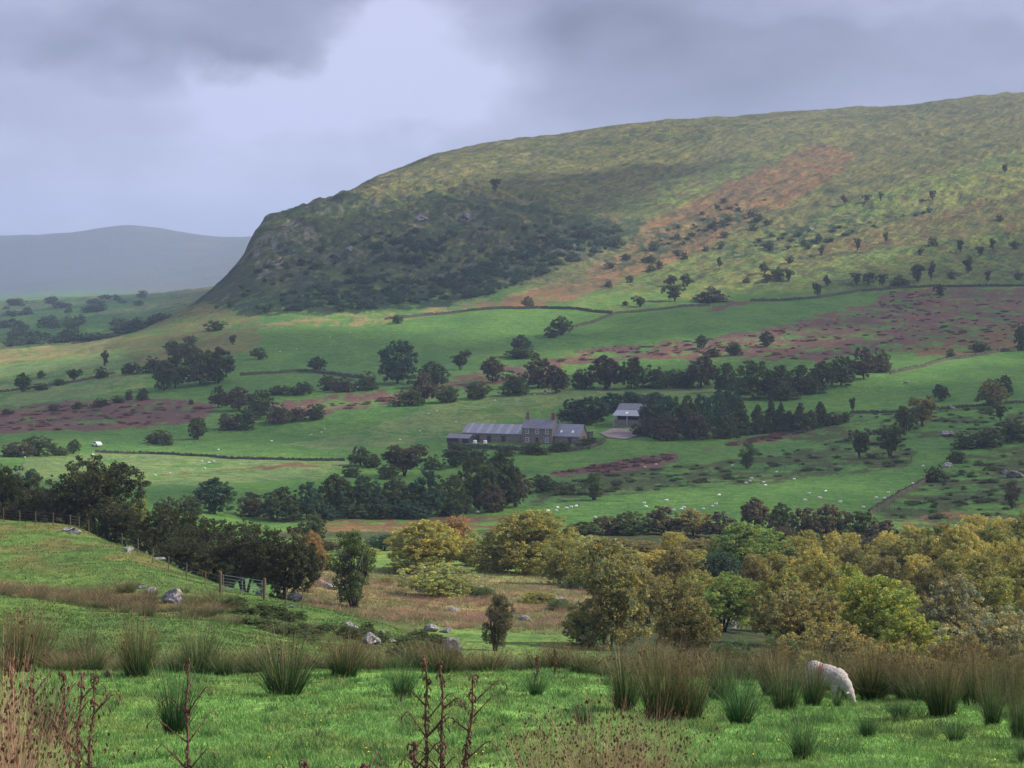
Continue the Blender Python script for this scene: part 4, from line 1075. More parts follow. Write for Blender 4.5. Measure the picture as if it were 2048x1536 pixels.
# ------------------------------------------------------------------ fence and gate on the knoll
def fence(path, label, posts=None, y0=100, hgt=1.15, wires=4, thick=.05, pr=.045, spacing=None, name='wire_fence'):
    pts = [at(u, v, y0) for u, v in path]
    if spacing:
        q = [pts[0]]
        for a_, b_ in zip(pts[:-1], pts[1:]):
            n = max(1, int((b_ - a_).length / spacing))
            for k in range(1, n + 1):
                c_ = a_.lerp(b_, k / n); q.append(Vector((c_.x, c_.y, float(H(c_.x, c_.y)[0]))))
        pts = q
    o = empty(name, pts[0]); tag(o, label, 'fence')
    org = pts[0]
    for p in pts:
        m = MB(); l = random.uniform(-.05, .05)
        m.tube([p - org - Vector((0, 0, .3)), p - org + Vector((l, 0, hgt * random.uniform(.93, 1.08)))], [pr * 1.1, pr * .95], 6)
        m.build('post', M_POST, o)
    for k in range(wires):
        m = MB(); z = hgt * (.95 - k * .24)
        m.tube([p - org + Vector((0, -pr, z)) for p in pts], .004, 4)
        m.build('wire', M_WIRE, o)
    return o


fence([(7, 1041), (40, 1044), (72, 1047), (106, 1051), (141, 1056), (158, 1058), (178, 1066), (211, 1079), (245, 1094), (276, 1106), (306, 1127), (337, 1144), (373, 1160), (410, 1175), (440, 1185)],
      'wire fence on weathered posts running along the knoll down to the gate', y0=118)
fence([(530, 1200), (572, 1211), (604, 1218)], 'short run of wire fence going on right of the gate', y0=100)
gl = at(441, 1186, 110); gr = at(529, 1200, 110)
go = empty('field_gate', gl, math.atan2((gr - gl).y, (gr - gl).x)); tag(go, 'galvanised five bar field gate between two timber posts', 'gate')
Lg = (gr - gl).length; dz = gr.z - gl.z
m = MB()
for z in (1.22, 1.0, .8, .62, .45, .3):
    m.tube([(.12, 0, z + dz * .1), (Lg - .12, 0, z + dz * .95)], .024 if z > 1.2 else .018, 6)
m.build('gate_bars', M_GALV, go)
m = MB()
for f_ in (.03, .5, .97):
    m.tube([(.12 + f_ * (Lg - .24), .02, .28 + dz * f_), (.12 + f_ * (Lg - .24), .02, 1.23 + dz * f_)], .022, 6)
m.tube([(Lg * .5, .03, 1.2 + dz * .5), (.3, .03, .35)], .014, 5); m.tube([(Lg * .5, .03, 1.2 + dz * .5), (Lg - .3, .03, .35 + dz)], .014, 5)
m.build('gate_frame', M_GALV, go)
for xx, zz in ((0, 0), (Lg, dz)):
    m = MB(); m.tube([(xx, 0, zz - .4), (xx, 0, zz + 1.0), (xx + .01, 0, zz + 1.42)], [.10, .095, .09], 8); m.build('gate_post', M_POST, go)
fence([(1745, 1028), (1800, 1015), (1850, 1008), (1900, 1006), (1950, 1004), (2010, 1003), (2060, 1000)], 'thin fence line in the rough field beside the curved wall', y0=300, spacing=3.2, wires=3)
fence([(1420, 948), (1540, 938), (1660, 935), (1740, 925), (1850, 918)], 'fence along the top of the sheep field below the two thorns', y0=350, spacing=4, wires=2)
fence([(1505, 1262), (1522, 1266), (1536, 1262)], 'few fence posts in the small clearing of the wood', y0=150, wires=2)

# ------------------------------------------------------------------ dry-stone walls
def stone_wall(path, label, y0, h=1.2, t=.6):
    pts = [at(u, v, y0) for u, v in path]; q = []
    for a_, b_ in zip(pts[:-1], pts[1:]):
        n = max(1, int((b_ - a_).length / 1.6))
        for k in range(n):
            c_ = a_.lerp(b_, k / n); q.append(Vector((c_.x, c_.y, float(H(c_.x, c_.y)[0]))))
    q.append(pts[-1]); org = q[0]; mb = MB()
    for i in range(len(q) - 1):
        a_, b_ = q[i] - org, q[i + 1] - org; d_ = (b_ - a_); L = d_.length
        if L < .05: continue
        nrm = Vector((-d_.y, d_.x, 0)).normalized() * (t / 2); hh = h * random.uniform(.8, 1.12)
        nn = nrm * random.uniform(.55, .8)
        P = [a_ - nrm - Vector((0, 0, .4)), a_ + nrm - Vector((0, 0, .4)), a_ + nn + Vector((0, 0, hh)), a_ - nn + Vector((0, 0, hh * .97))]
        mb.prism(P, d_ * .992)
        for _ in range(2):
            c_ = a_ + d_ * random.uniform(.1, .9) + Vector((0, 0, hh + .08))
            mb.box(c_, (random.uniform(.2, .5), t * .7, random.uniform(.2, .34)), Matrix.Rotation(math.atan2(d_.y, d_.x) + random.uniform(-.4, .4), 3, 'Z'))
    o = mb.build('stone_wall', M_DRYSTONE); o.location = org
    tag(o, label, 'wall'); return o


stone_wall([(1738, 1032), (1760, 1018), (1800, 992), (1850, 966), (1862, 955)], 'dark curved dry-stone wall at the right of the sheep field', 300, 1.15)
stone_wall([(770, 640), (850, 632), (930, 624), (1000, 618), (1080, 617), (1160, 620), (1225, 628)], 'long wall bounding the top of the high middle field', 950, 1.5)
stone_wall([(1100, 672), (1140, 658), (1190, 645), (1232, 628), (1300, 622), (1420, 612)], 'pale wall slanting up to the corner right of the rounded tree', 850, 1.3)
stone_wall([(1500, 603), (1640, 596), (1720, 583), (1800, 577), (1880, 574), (1960, 573), (2060, 574)], 'long dark wall under the hawthorns on the right', 950, 1.6)
stone_wall([(480, 752), (540, 748), (600, 744), (680, 752), (740, 762)], 'low wall between the left clump and the belt', 700, 1.3)
stone_wall([(190, 905), (300, 908), (420, 914), (560, 920), (690, 922)], 'dark boundary line of wall across the fields left of the farm', 450, .7)
stone_wall([(1780, 748), (1850, 734), (1900, 720), (1980, 708), (2070, 690)], 'mossy wall between the rushy slope and the smooth field on the right', 600, 1.3)
stone_wall([(1700, 828), (1800, 826), (1900, 818), (1980, 812), (2070, 806)], 'broken mossy wall along the rough strip on the right', 480, .9)
stone_wall([(-20, 785), (60, 778), (150, 765), (230, 748)], 'thin wall between the two pale fields', 800, 1.1)

# ------------------------------------------------------------------ the farm
FY = -0.42       # yaw of the buildings: right-hand ends nearer
def gable_house(o, L, Dp, hw, hr, wallm, roofm, wall='wall', over=.3, openfront=False):
    """wall shell and pitched roof, long side facing the camera (-y); origin at the middle of the front foot"""
    m = MB()
    sec = [(-L / 2, 0, -1.5), (-L / 2, Dp, -1.5), (-L / 2, Dp, hw), (-L / 2, Dp / 2, hw + hr), (-L / 2, 0, hw)]
    m.prism(sec, (L, 0, 0)); m.build(wall, wallm, o)
    r = MB(); e_ = .16; s_ = hr / (Dp / 2)
    for sg in (0, 1):
        y0_ = -over if sg == 0 else Dp + over
        z0_ = hw - over * s_
        pr = [(-L / 2 - over, y0_, z0_ + .03), (-L / 2 - over, Dp / 2, hw + hr + .03), (-L / 2 - over, Dp / 2, hw + hr + .03 + e_), (-L / 2 - over, y0_, z0_ + .03 + e_)]
        if sg: pr = [(x_, Dp - (Dp - y_) if False else y_, z_) for x_, y_, z_ in pr]
        r.prism(pr, (L + 2 * over, 0, 0))
    ro = r.build('roof', roofm, o)
    return ro


def window(o, x, z, w_=.9, h_=1.3):
    m = MB()
    for c_, d_ in (((x, -.05, z + h_ / 2), (w_ + .16, .1, .1)), ((x, -.05, z - h_ / 2), (w_ + .16, .1, .1)), ((x - w_ / 2, -.05, z), (.1, .1, h_)), ((x + w_ / 2, -.05, z), (.1, .1, h_)), ((x, -.045, z), (w_, .06, .06)), ((x, -.04, z), (.06, .05, h_))):
        m.box(c_, d_)
    f_ = m.build('window', M_WHITE, o)
    g = MB(); g.box((x, -.015, z), (w_ - .04, .03, h_ - .04)); g.build('pane', M_GLASS, f_)
    s_ = MB(); s_.box((x, -.1, z - h_ / 2 - .1), (w_ + .3, .2, .1)); s_.build('sill', M_SHEET, f_)


P = at(1074, 888, 450); K = P.y / F
house = empty('farmhouse', P, FY); tag(house, 'two-storey stone farmhouse with slate roof and two chimneys', 'house')
rf = gable_house(house, 10.2, 6.6, 4.9, 2.6, M_WALL, M_SLATE)
for x_ in (-4.4, 4.2):
    m = MB(); m.box((x_, 3.3, 8.2), (1.1, .8, 2.4)); m.box((x_, 3.3, 9.45), (1.25, .95, .18)); ch = m.build('chimney', M_BRICK if x_ > 0 else M_WALL, rf)
    for q_ in (-.28, .28):
        m = MB(); m.tube([(x_ + q_, 3.3, 9.5), (x_ + q_, 3.3, 9.95)], [.15, .12], 8); m.build('chimney_pot', M_POT, rf)
for x_ in (-3.3, 0, 3.3):
    window(house, x_, 3.9); 
for x_ in (-3.3, 3.3): window(house, x_, 1.3, 1.0, 1.3)
m = MB(); m.box((0, -.04, 1.0), (1.0, .1, 2.1)); m.build('door', M_DARK, house)
# wing on the right with lower slate roof
P2 = P + Matrix.Rotation(FY, 3, 'Z') @ Vector((9.6, 1.0, 0)); P2.z = float(H(P2.x, P2.y)[0])
wg = empty('outbuilding', P2, FY); tag(wg, 'lower slate-roofed outbuilding joined to the right of the farmhouse', 'building')
gable_house(wg, 8.4, 6.4, 2.5, 3.3, M_WALL, M_SLATE2)
for x_ in (-2.2, 1.6):
    m = MB(); m.box((x_, 1.0, 3.78), (.7, .9, .05), Matrix.Rotation(math.atan(3.3 / 3.2), 3, 'X')); m.build('skylight', M_WHITE, wg)
m = MB(); m.box((1.0, -.04, 1.0), (1.1, .1, 2.0)); m.build('door', M_DARK, wg)
# white-edged lean-to
P3 = at(1160, 880, 450)
lt = empty('lean_to_shed', P3, FY); tag(lt, 'small shed with tilted pale roof at the right end of the farm', 'shed')
m = MB(); m.prism([(-3, 0, -1), (3, 0, -1), (3, 0, 2.6), (-3, 0, 1.4)], (0, 3.6, 0)); m.build('wall', M_DARK, lt)
m = MB(); m.prism([(-3.4, -.3, 1.42), (3.4, -.3, 2.78), (3.4, -.3, 3.0), (-3.4, -.3, 1.64)], (0, 4.2, 0)); m.build('roof', M_SHEET, lt)
m = MB(); m.box((1.2, -.04, .9), (1.4, .08, 1.8)); m.build('door', M_WALL, lt)
# long barn on the left
Pb = at(984, 884, 450)
bn = empty('long_barn', Pb, FY); tag(bn, 'long low stone barn with pale corrugated roof left of the farmhouse', 'barn')
rf2 = gable_house(bn, 20.5, 9.0, 2.7, 2.6, M_WALL, M_SLATE2)
for k_ in range(6):
    s_ = 2.6 / 4.5; x_ = -9 + k_ * 3.4
    m = MB(); m.prism([(x_, -.25, 2.7 - .25 * s_ + .2), (x_, 4.4, 2.7 + 4.4 * s_ + .2), (x_, 4.4, 2.7 + 4.4 * s_ + .23), (x_, -.25, 2.7 - .25 * s_ + .23)], (1.1, 0, 0)); m.build('roof_strip', M_SHEET, rf2)
for x_ in (-5, -1, 4):
    m = MB(); m.box((x_, -.05, 1.0), (1.4, .1, 2.1)); m.build('door', M_DARK, bn)
Ps = at(915, 886, 450)
sh = empty('low_shed', Ps, FY); tag(sh, 'low dark shed at the far left end of the farm', 'shed')
gable_house(sh, 7.5, 5.0, 1.5, 1.0, M_DARK, M_SLATE)
m = MB(); m.box((1.0, -.04, .6), (1.2, .08, 1.3)); m.build('door', M_WALL, sh)
for u_, lab in ((951, 'white tank left against the long barn wall'), (971, 'white tank right against the long barn wall')):
    p = at(u_, 884, 450); p.y -= 7; p.z = float(H(p.x, p.y)[0]) + .1
    m = MB(); m.tube([(0, 0, 0), (0, 0, .15), (0, 0, 1.0), (0, 0, 1.15)], [.5, .62, .62, .4], 12)
    o = m.build('tank', M_WHITE); o.location = p; tag(o, lab, 'tank', 'white tanks by the barn')
stone_wall([(896, 893), (960, 897), (1040, 902), (1100, 905), (1180, 898), (1210, 884)], 'low garden wall along the front of the farm', 450, 1.2)
# hay barn
Ph = at(1268, 853, 560)
hb = empty('hay_barn', Ph, FY * .9); tag(hb, 'tall open-ended hay barn with grey roof among dark trees', 'barn')
Lh, Dh = 14.0, 11.0
m = MB()
m.prism([(-Lh / 2, 4.0, -1), (-Lh / 2, Dh, -1), (-Lh / 2, Dh, 4.8), (-Lh / 2, 7.5, 6.7), (-Lh / 2, 4.0, 4.75)], (Lh, 0, 0)); m.build('wall', M_DARK, hb)
m = MB(); m.box((0, .2, .6), (Lh, .3, 3.0)); m.build('front_wall', M_WALL, hb)
for x_ in (-Lh / 2, -Lh / 2 + 0.02 + 4.6, 2.3, Lh / 2):
    m = MB(); m.box((x_, 0.0, 1.4), (.35, .3, 4.4)); m.build('pillar', M_SHEET, hb)
m = MB(); m.box((-Lh / 2, 3.6, 2.0), (.3, .4, 4.6)); m.build('pillar', M_SHEET, hb)
m = MB(); m.prism([(-Lh / 2 - .4, -.4, 3.35), (-Lh / 2 - .4, 4.0, 4.95), (-Lh / 2 - .4, 4.0, 5.1), (-Lh / 2 - .4, -.4, 3.5)], (Lh + .8, 0, 0)); lo = m.build('lower_roof', M_SHEET, hb)
lo['label'] = 'paler lower roof slope'
m = MB(); m.box((-3, 1.8, 4.32), (.8, 1.5, .06), Matrix.Rotation(math.atan(1.6 / 4.4), 3, 'X')); m.build('skylight', M_WHITE, lo)
m = MB()
m.prism([(-Lh / 2 - .4, 4.0, 4.98), (-Lh / 2 - .4, 7.5, 6.98), (-Lh / 2 - .4, 7.5, 7.14), (-Lh / 2 - .4, 4.0, 5.14)], (Lh + .8, 0, 0))
m.prism([(-Lh / 2 - .4, 7.5, 6.98), (-Lh / 2 - .4, 11.4, 4.8), (-Lh / 2 - .4, 11.4, 4.96), (-Lh / 2 - .4, 7.5, 7.14)], (Lh + .8, 0, 0)); m.build('roof', M_SLATE, hb)
# farm yard
ys = []
for u_, v_ in ((1200, 868), (1225, 858), (1262, 860), (1278, 872), (1250, 880), (1215, 876)):
    p = at(u_, v_, 480); ys.append(p + Vector((0, 0, .25)))
m = MB(); m.poly(ys); o = m.build('farm_yard', M_TRACK); tag(o, kind='structure')


# car in the field lane
def car(u, v, rz, label):
    p = at(u, v, 420); o = empty('parked_car', p + Vector((0, 0, .05)), rz); tag(o, label, 'car')
    prof = [(-2.1, .35), (2.05, .35), (2.15, .75), (1.2, .95), (.6, 1.42), (-.9, 1.45), (-1.7, 1.0), (-2.15, .9)]
    m = MB(); m.prism([(x_, -.82, z_) for x_, z_ in prof], (0, 1.64, 0)); b = m.build('body', M_CAR, o)
    md = b.modifiers.new('bevel', 'BEVEL'); md.width = .08; md.segments = 2
    m = MB(); m.prism([(-1.45, -.84, 1.0), (.95, -.84, 1.0), (.52, -.84, 1.36), (-.85, -.84, 1.38)], (0, 1.68, 0)); m.build('side_windows', M_GLASS, o)
    m = MB(); m.poly([(1.17, -.7, .985), (1.17, .7, .985), (.62, .62, 1.40), (.62, -.62, 1.40)]); m.v = [q + Vector((.03, 0, .01)) for q in m.v]; m.build('windscreen', M_GLASS, o)
    for x_ in (-1.35, 1.35):
        for y_ in (-.78, .78):
            m = MB(); m.tube([(x_, y_ - .1, .33), (x_, y_ + .1, .33)], .33, 14); m.build('wheel', M_TYRE, o)
    return o


car(194, 893, 2.2, 'white car parked by the wall in the fields left of the farm')


# ------------------------------------------------------------------ sheep
def sheep_mesh(name, voxel, seed=0, wool=.02):
    """one continuous body of a grazing sheep facing +x, ground at z=0, about 1.15 m long"""
    mb = bmesh.new()
    def ell(c, r, rot=None, sub=3):
        M = Matrix.Translation(c) @ ((Matrix.Rotation(rot, 4, 'Y')) if rot else Matrix.Identity(4)) @ Matrix.Diagonal((r[0], r[1], r[2], 1))
        bmesh.ops.create_icosphere(mb, subdivisions=sub, radius=1, matrix=M)
    ell((-.05, 0, .62), (.46, .25, .25)); ell((-.33, 0, .65), (.25, .25, .25)); ell((.24, 0, .60), (.27, .23, .24)); ell((-.02, 0, .56), (.34, .26, .22))
    ell((.44, 0, .50), (.22, .15, .16), math.radians(38)); ell((.56, 0, .36), (.18, .115, .12), math.radians(58)); ell((.64, 0, .25), (.13, .085, .085), math.radians(62))
    ell((.695, 0, .15), (.11, .058, .062), math.radians(64)); ell((.725, 0, .085), (.06, .045, .045), math.radians(60))
    for s in (-1, 1):
        ell((.60, s * .12, .335), (.035, .085, .022)); 
        ell((-.36, s * .14, .42), (.14, .09, .2)); ell((.26, s * .13, .42), (.10, .08, .18))
        for x0, kx in ((.26, .0), (-.40, -.03)):
            for k in range(9):
                t = k / 8; z = .40 * (1 - t) + .03 * t
                ell((x0 + kx * math.sin(t * 3.1), s * .13, z), (.045 - .018 * t, .042 - .014 * t, .05), None, 2)
            ell((x0 + .015, s * .13, .025), (.04, .03, .025), None, 2)
    ell((-.56, 0, .62), (.05, .05, .12), math.radians(15), 2)
    me = bpy.data.meshes.new(name); mb.to_mesh(me); mb.free()
    tmp = bpy.data.objects.new('tmp', me); COL.objects.link(tmp)
    r = tmp.modifiers.new('r', 'REMESH'); r.mode = 'VOXEL'; r.voxel_size = voxel
    s = tmp.modifiers.new('s', 'SMOOTH'); s.iterations = 4; s.factor = .5
    dg = bpy.context.evaluated_depsgraph_get(); out = bpy.data.meshes.new_from_object(tmp.evaluated_get(dg))
    bpy.data.objects.remove(tmp); bpy.data.meshes.remove(me)
    n = len(out.vertices); co = np.empty(n * 3, np.float32); out.vertices.foreach_get('co', co); co = co.reshape(-1, 3)
    nr = np.empty(n * 3, np.float32); out.vertices.foreach_get('normal', nr); nr = nr.reshape(-1, 3)
    woolm = (1 - smooth(.50, .60, co[:, 0])) * smooth(.30, .40, co[:, 2])
    nz = fbm(co[:, 0] * 16 + 3 * co[:, 1], co[:, 2] * 16 + 5 * co[:, 1], 300 + seed, 3, .6)
    co += nr * (nz * wool * woolm)[:, None]
    out.vertices.foreach_set('co', co.ravel())
    c = np.ones((n, 4), np.float32)
    fleece = (np.array([.33, .30, .285]) if seed == 1 else np.array([.68, .66, .62])) * (1 + .35 * nz[:, None]); skin = np.array([.34, .32, .30])
    c[:, :3] = fleece * woolm[:, None] + skin * (1 - woolm[:, None])
    hoof = (co[:, 2] < .05) & (co[:, 0] < .5); c[hoof, :3] = .04
    muzzle = (co[:, 0] > .72) & (co[:, 2] < .12); c[muzzle, :3] = .12
    if seed == 1:   # red raddle mark on the flank and back
        q = ((co[:, 0] + .12) / .10) ** 2 + ((co[:, 2] - .72) / .17) ** 2
        k = np.clip(1.3 - q + .5 * nz, 0, 1)[:, None] * (np.abs(co[:, 1:2]) > .02)
        c[:, :3] = c[:, :3] * (1 - k) + np.array([.30, .07, .075]) * k * .8 + c[:, :3] * k * .2
    a_ = out.attributes.new('Col', 'FLOAT_COLOR', 'POINT'); a_.data.foreach_set('color', c.ravel())
    out.polygons.foreach_set('use_smooth', np.ones(len(out.polygons), bool))
    out.materials.clear(); out.materials.append(M_FLEECE)
    return out


m_, t_, o_ = new_mat('fleece')
b_ = t_.n('ShaderNodeBsdfPrincipled', i_Roughness=.95); b_.inputs['Specular IOR Level'].default_value = .1
t_.l(t_.n('ShaderNodeAttribute', attribute_name='Col').outputs['Color'], b_.inputs['Base Color']); t_.l(b_.outputs[0], o_.inputs[0])
nz_ = t_.noise(t_.n('ShaderNodeTexCoord').outputs['Object'], 34, 5, .7); bp_ = t_.n('ShaderNodeBump', i_Strength=.9, i_Distance=.02)
t_.l(nz_.outputs[0], bp_.inputs['Height']); t_.l(bp_.outputs[0], b_.inputs['Normal'])
M_FLEECE = m_
near_mesh = sheep_mesh('sheep', .016, 1, .012)
p = atY(1652, 32.8)
o = link('sheep', near_mesh); o.location = p; o.rotation_euler = (math.radians(1), math.radians(5), math.radians(-36)); o.scale = (.73, .73, .72)
tag(o, 'white sheep with red mark on its side grazing among the rushes', 'sheep')
for s in (-1, 1):
    bm = bmesh.new(); bmesh.ops.create_icosphere(bm, subdivisions=2, radius=.013, matrix=Matrix.Translation((.655, s * .072, .265))); me = bpy.data.meshes.new('eye'); bm.to_mesh(me); bm.free(); me.materials.append(M_TYRE)
    link('eye', me, o)
far_mesh = sheep_mesh('sheep', .05, 2, .015)
FLOCK = [
 ('sheep field above the wood', 'sheep in the field above the wood', 330, 700, [(1333, 1020), (1347, 1022), (1363, 1020), (1368, 1017), (1388, 1022), (1406, 1020), (1432, 1010), (1438, 992), (1492, 967), (1500, 963), (1503, 958), (1527, 966), (1531, 972), (1588, 960), (1553, 945), (1618, 988),
   (1610, 1002), (1640, 998), (1651, 984), (1680, 1006), (1753, 997), (1769, 998), (1776, 987), (1727, 1016), (1826, 968), (1846, 933), (1416, 963), (1424, 1014)]),
 ('field part behind the golden trees', 'sheep in the field above the wood', 330, 700, [(955, 1026), (975, 1022), (1096, 1024), (1113, 1023), (1115, 1017), (1133, 1018), (1142, 1016), (1152, 1014), (1190, 1037), (1288, 1008), (1292, 1015), (1333, 1003), (1247, 1035), (1465, 932), (1290, 935), (1312, 930)]),
 ('long green field above the farmhouse', 'sheep in the farm field', 560, 900, [(990, 801), (1069, 790), (1091, 788), (1107, 784), (874, 823), (857, 828), (911, 844), (840, 863), (800, 880), (650, 858), (643, 865), (622, 870), (543, 883)]),
 ('pale field left of the farm', 'sheep in the pale field', 430, 700, [(403, 924), (418, 926), (428, 924), (409, 938), (282, 950), (310, 952), (340, 948), (437, 900), (345, 906), (50, 916), (103, 910), (186, 910), (137, 903)]),
 ('high field below the crag', 'sheep in the high field', 850, 1150, [(593, 698), (560, 703), (508, 762), (380, 778), (398, 782), (412, 781), (490, 764), (660, 675), (700, 665), (430, 850)]),
]
for where, grp, y0, y1, lst in FLOCK:
    for i, (u, v) in enumerate(sorted(lst)):
        p = at(u, v + 1.5, y0, y1)
        o = link('sheep', far_mesh); o.location = p; s_ = random.uniform(.62, .8); o.scale = (s_, s_, s_)
        o.rotation_euler = (0, 0, random.choice([0, math.pi]) + random.uniform(-.9, .9))
        tag(o, 'white sheep, %s from the left in the %s' % (ORD[i], where), 'sheep', grp)


# ------------------------------------------------------------------ rushes, thistles, grass
def blades(n, base_r, h, spread, width, r, tip, root, segs=3, dry=.25, dryc=(.26, .17, .10), heads=0.0, curve=.25):
    a = r.uniform(0, 2 * np.pi, n); q = np.sqrt(r.uniform(0, 1, n))
    bx_, by_ = np.cos(a) * q * base_r, np.sin(a) * q * base_r
    lean = spread * (.25 + .9 * q) * r.uniform(.3, 1.35, n); az = a + r.normal(0, .5, n)
    lean = lean * np.where(r.uniform(0, 1, n) < .07, 2.3, 1.0)
    hh = h * (1.04 - r.beta(1.3, 2.0, n) * .75) * (1 - .22 * q)
    wv = width * r.uniform(.7, 1.3, n)
    ang = r.uniform(0, np.pi, n)
    sx, sy = np.cos(ang) * wv / 2, np.sin(ang) * wv / 2
    isdry = r.uniform(0, 1, n) < dry
    V = []; C = []
    lv = r.uniform(.7, 1.3, n)
    for k in range(segs + 1):
        t = k / segs
        l = lean * t + curve * lean * t * t
        cx = bx_ + np.cos(az) * l * hh; cy = by_ + np.sin(az) * l * hh; cz = hh * t * (1 - .18 * lean * t)
        tw = 1 - .8 * t
        V.append(np.stack([cx - sx * tw, cy - sy * tw, cz], 1)); V.append(np.stack([cx + sx * tw, cy + sy * tw, cz], 1))
        col = np.outer(lv, np.array(root) * (1 - t ** 2.6) * (.55 + .75 * t) + np.array(tip) * t ** 2.6)
        dc = np.outer(lv, np.array(dryc)); col = np.where(isdry[:, None], dc * (.6 + .6 * t), col)
        C.append(col); C.append(col)
    V = np.stack(V, 1).reshape(-1, 3); C = np.stack(C, 1).reshape(-1, 3)
    m_ = 2 * (segs + 1); b0 = np.arange(n) * m_; Qs = []
    for k in range(segs):
        Qs.append(np.stack([b0 + 2 * k, b0 + 2 * k + 1, b0 + 2 * k + 3, b0 + 2 * k + 2], 1))
    Qf = np.concatenate(Qs)
    if heads > 0:   # brown flower heads near the tips
        sel = np.nonzero(r.uniform(0, 1, n) < heads)[0]; k = len(sel)
        t = r.uniform(.82, .98, k); l = lean[sel] * t + curve * lean[sel] * t * t
        cx = bx_[sel] + np.cos(az[sel]) * l * hh[sel]; cy = by_[sel] + np.sin(az[sel]) * l * hh[sel]; cz = hh[sel] * t * (1 - .18 * lean[sel] * t)
        P_ = np.stack([cx, cy, cz], 1); s = r.uniform(.008, .015, k)[:, None]
        b0 = len(V)
        d1 = rand_unit(k, r) * s; d2 = np.cross(d1, rand_unit(k, r)); d2 = d2 / (np.linalg.norm(d2, axis=1)[:, None] + 1e-9) * s * 1.4; d3 = np.cross(d1, d2) / s * .9
        oc = np.stack([P_ - d1, P_ - d2, P_ + d1, P_ + d2, P_ - d1, P_ - d3, P_ + d1, P_ + d3], 1).reshape(-1, 3)
        V = np.concatenate([V, oc]); C = np.concatenate([C, np.repeat(np.outer(r.uniform(.6, 1.3, k), (.11, .055, .035)), 8, axis=0)])
        Qf = np.concatenate([Qf, np.arange(8 * k).reshape(-1, 4) + b0])
    return V, Qf, C


TUFT = {}
for k in range(4):
    r = np.random.default_rng(500 + k)
    TUFT['brown%d' % k] = blades(640, .24, 1.0, .52, .010, r, (.235, .150, .088), (.030, .095, .024), 5, .12, (.30, .20, .11), .25)
    TUFT['green%d' % k] = blades(420, .17, 1.0, .70, .010, r, (.085, .16, .060), (.026, .095, .028), 5, .07, (.34, .25, .14), .06)
    TUFT['mixed%d' % k] = blades(540, .21, 1.0, .62, .010, r, (.17, .145, .075), (.028, .095, .026), 5, .09, (.36, .25, .14), .18)
    TUFT['dry%d' % k] = blades(420, .18, 1.1, .75, .006, r, (.42, .26, .18), (.20, .17, .08), 4, .65, (.42, .25, .17), .8)
TM = {k: mesh_np('rush_tuft', v[0], v[1], M_BLADE, v[2]) for k, v in TUFT.items()}


def tuft(u, v, hpx, wpx, typ, label, group, name='rush_tuft', Y=None):
    p = at(u, v, 8, 70) if Y is None else atY(u, Y)
    k = p.y / F; h = hpx * k * 1.38; wd_ = wpx * k * 1.05
    o = link(name, TM[typ + str(random.randrange(4))]); o.location = p - Vector((0, 0, .03)); o.rotation_euler = (0, 0, random.uniform(0, 6.28))
    o.scale = (wd_ / 1.15, wd_ / 1.15, h)
    tag(o, label, 'rush tuft', group); return o


G1 = 'rush tufts standing on the near pasture'
TLIST = [  # u, foot row, height, width, type, label
 (570, 1392, 128, 150, 'mixed', 'large fan-shaped rush tuft standing clear left of centre'), (350, 1468, 150, 120, 'green', 'green rush tuft behind the tall dead thistle'), (105, 1478, 120, 110, 'green', 'green rush tuft left of the three dead stems'),
 (275, 1352, 110, 100, 'brown', 'brown-tipped rush tuft just left of the tall thistle top'), (60, 1336, 110, 120, 'brown', 'brown rush clump at the left edge of the pasture'), (398, 1350, 100, 110, 'mixed', 'green and brown rush tuft right of the thistle top'),
 (165, 1330, 76, 90, 'mixed', 'shorter rush tuft between the two brown left clumps'), (690, 1352, 80, 100, 'brown', 'brown rush tuft right of the fan-shaped one'), (805, 1394, 80, 76, 'green', 'small green tuft left of the centre dead stems'),
 (1072, 1392, 56, 56, 'green', 'little bowl-shaped green tuft round a dead stalk'), (1165, 1450, 62, 50, 'green', 'small green tuft in the open centre grass'), (1250, 1422, 132, 90, 'mixed', 'dark rush tuft at the left of the big right clump'),
 (1325, 1442, 150, 130, 'brown', 'biggest brown-topped rush clump right of centre'), (1380, 1440, 130, 90, 'brown', 'brown rush tuft against the biggest clump'), (1480, 1450, 110, 110, 'green', 'green tuft standing forward right of the biggest clump'),
 (1570, 1425, 110, 84, 'mixed', 'rush tuft left in front of the sheep'), (1626, 1410, 96, 72, 'mixed', 'low rush tuft hiding the legs of the sheep'), (1605, 1518, 95, 80, 'green', 'green tuft nearest the front on the right'), (1735, 1472, 58, 56, 'green', 'thin leaning tuft in the grass below the sheep'),
 (1800, 1438, 50, 60, 'green', 'short green tuft right of the leaning one'), (1885, 1432, 130, 100, 'brown', 'brown rush tuft second from the right edge'), (1985, 1452, 110, 66, 'mixed', 'narrow dark-based tuft near the right edge'), (2040, 1478, 120, 70, 'mixed', 'rush tuft cut by the right edge'),
 (1910, 1482, 50, 70, 'green', 'flat green tuft on the right grass'), (1745, 1400, 110, 90, 'brown', 'rush tuft directly right of the sheep'), (1815, 1402, 110, 90, 'brown', 'tall brown rush tuft between sheep and right clump'), (1545, 1392, 100, 80, 'brown', 'brown rush tuft left behind the sheep'),
 (1950, 1415, 120, 90, 'brown', 'tall rush tuft behind the narrow one'), (2020, 1415, 125, 90, 'brown', 'tall rush tuft by the right edge'), (1440, 1400, 100, 90, 'mixed', 'rush tuft behind the forward green tuft'), (40, 1345, 120, 80, 'brown', 'tall brown rushes at the very left'),
 (2050, 1525, 60, 60, 'green', 'green tuft in the bottom right corner'), (1640, 1378, 88, 80, 'mixed', 'rush tuft behind the back of the sheep'), (1675, 1412, 36, 30, 'green', 'tiny tuft under the muzzle of the sheep')]
for (u, v, h_, w_, ty, lab) in TLIST: tuft(u, v, h_, w_, ty, lab, G1)
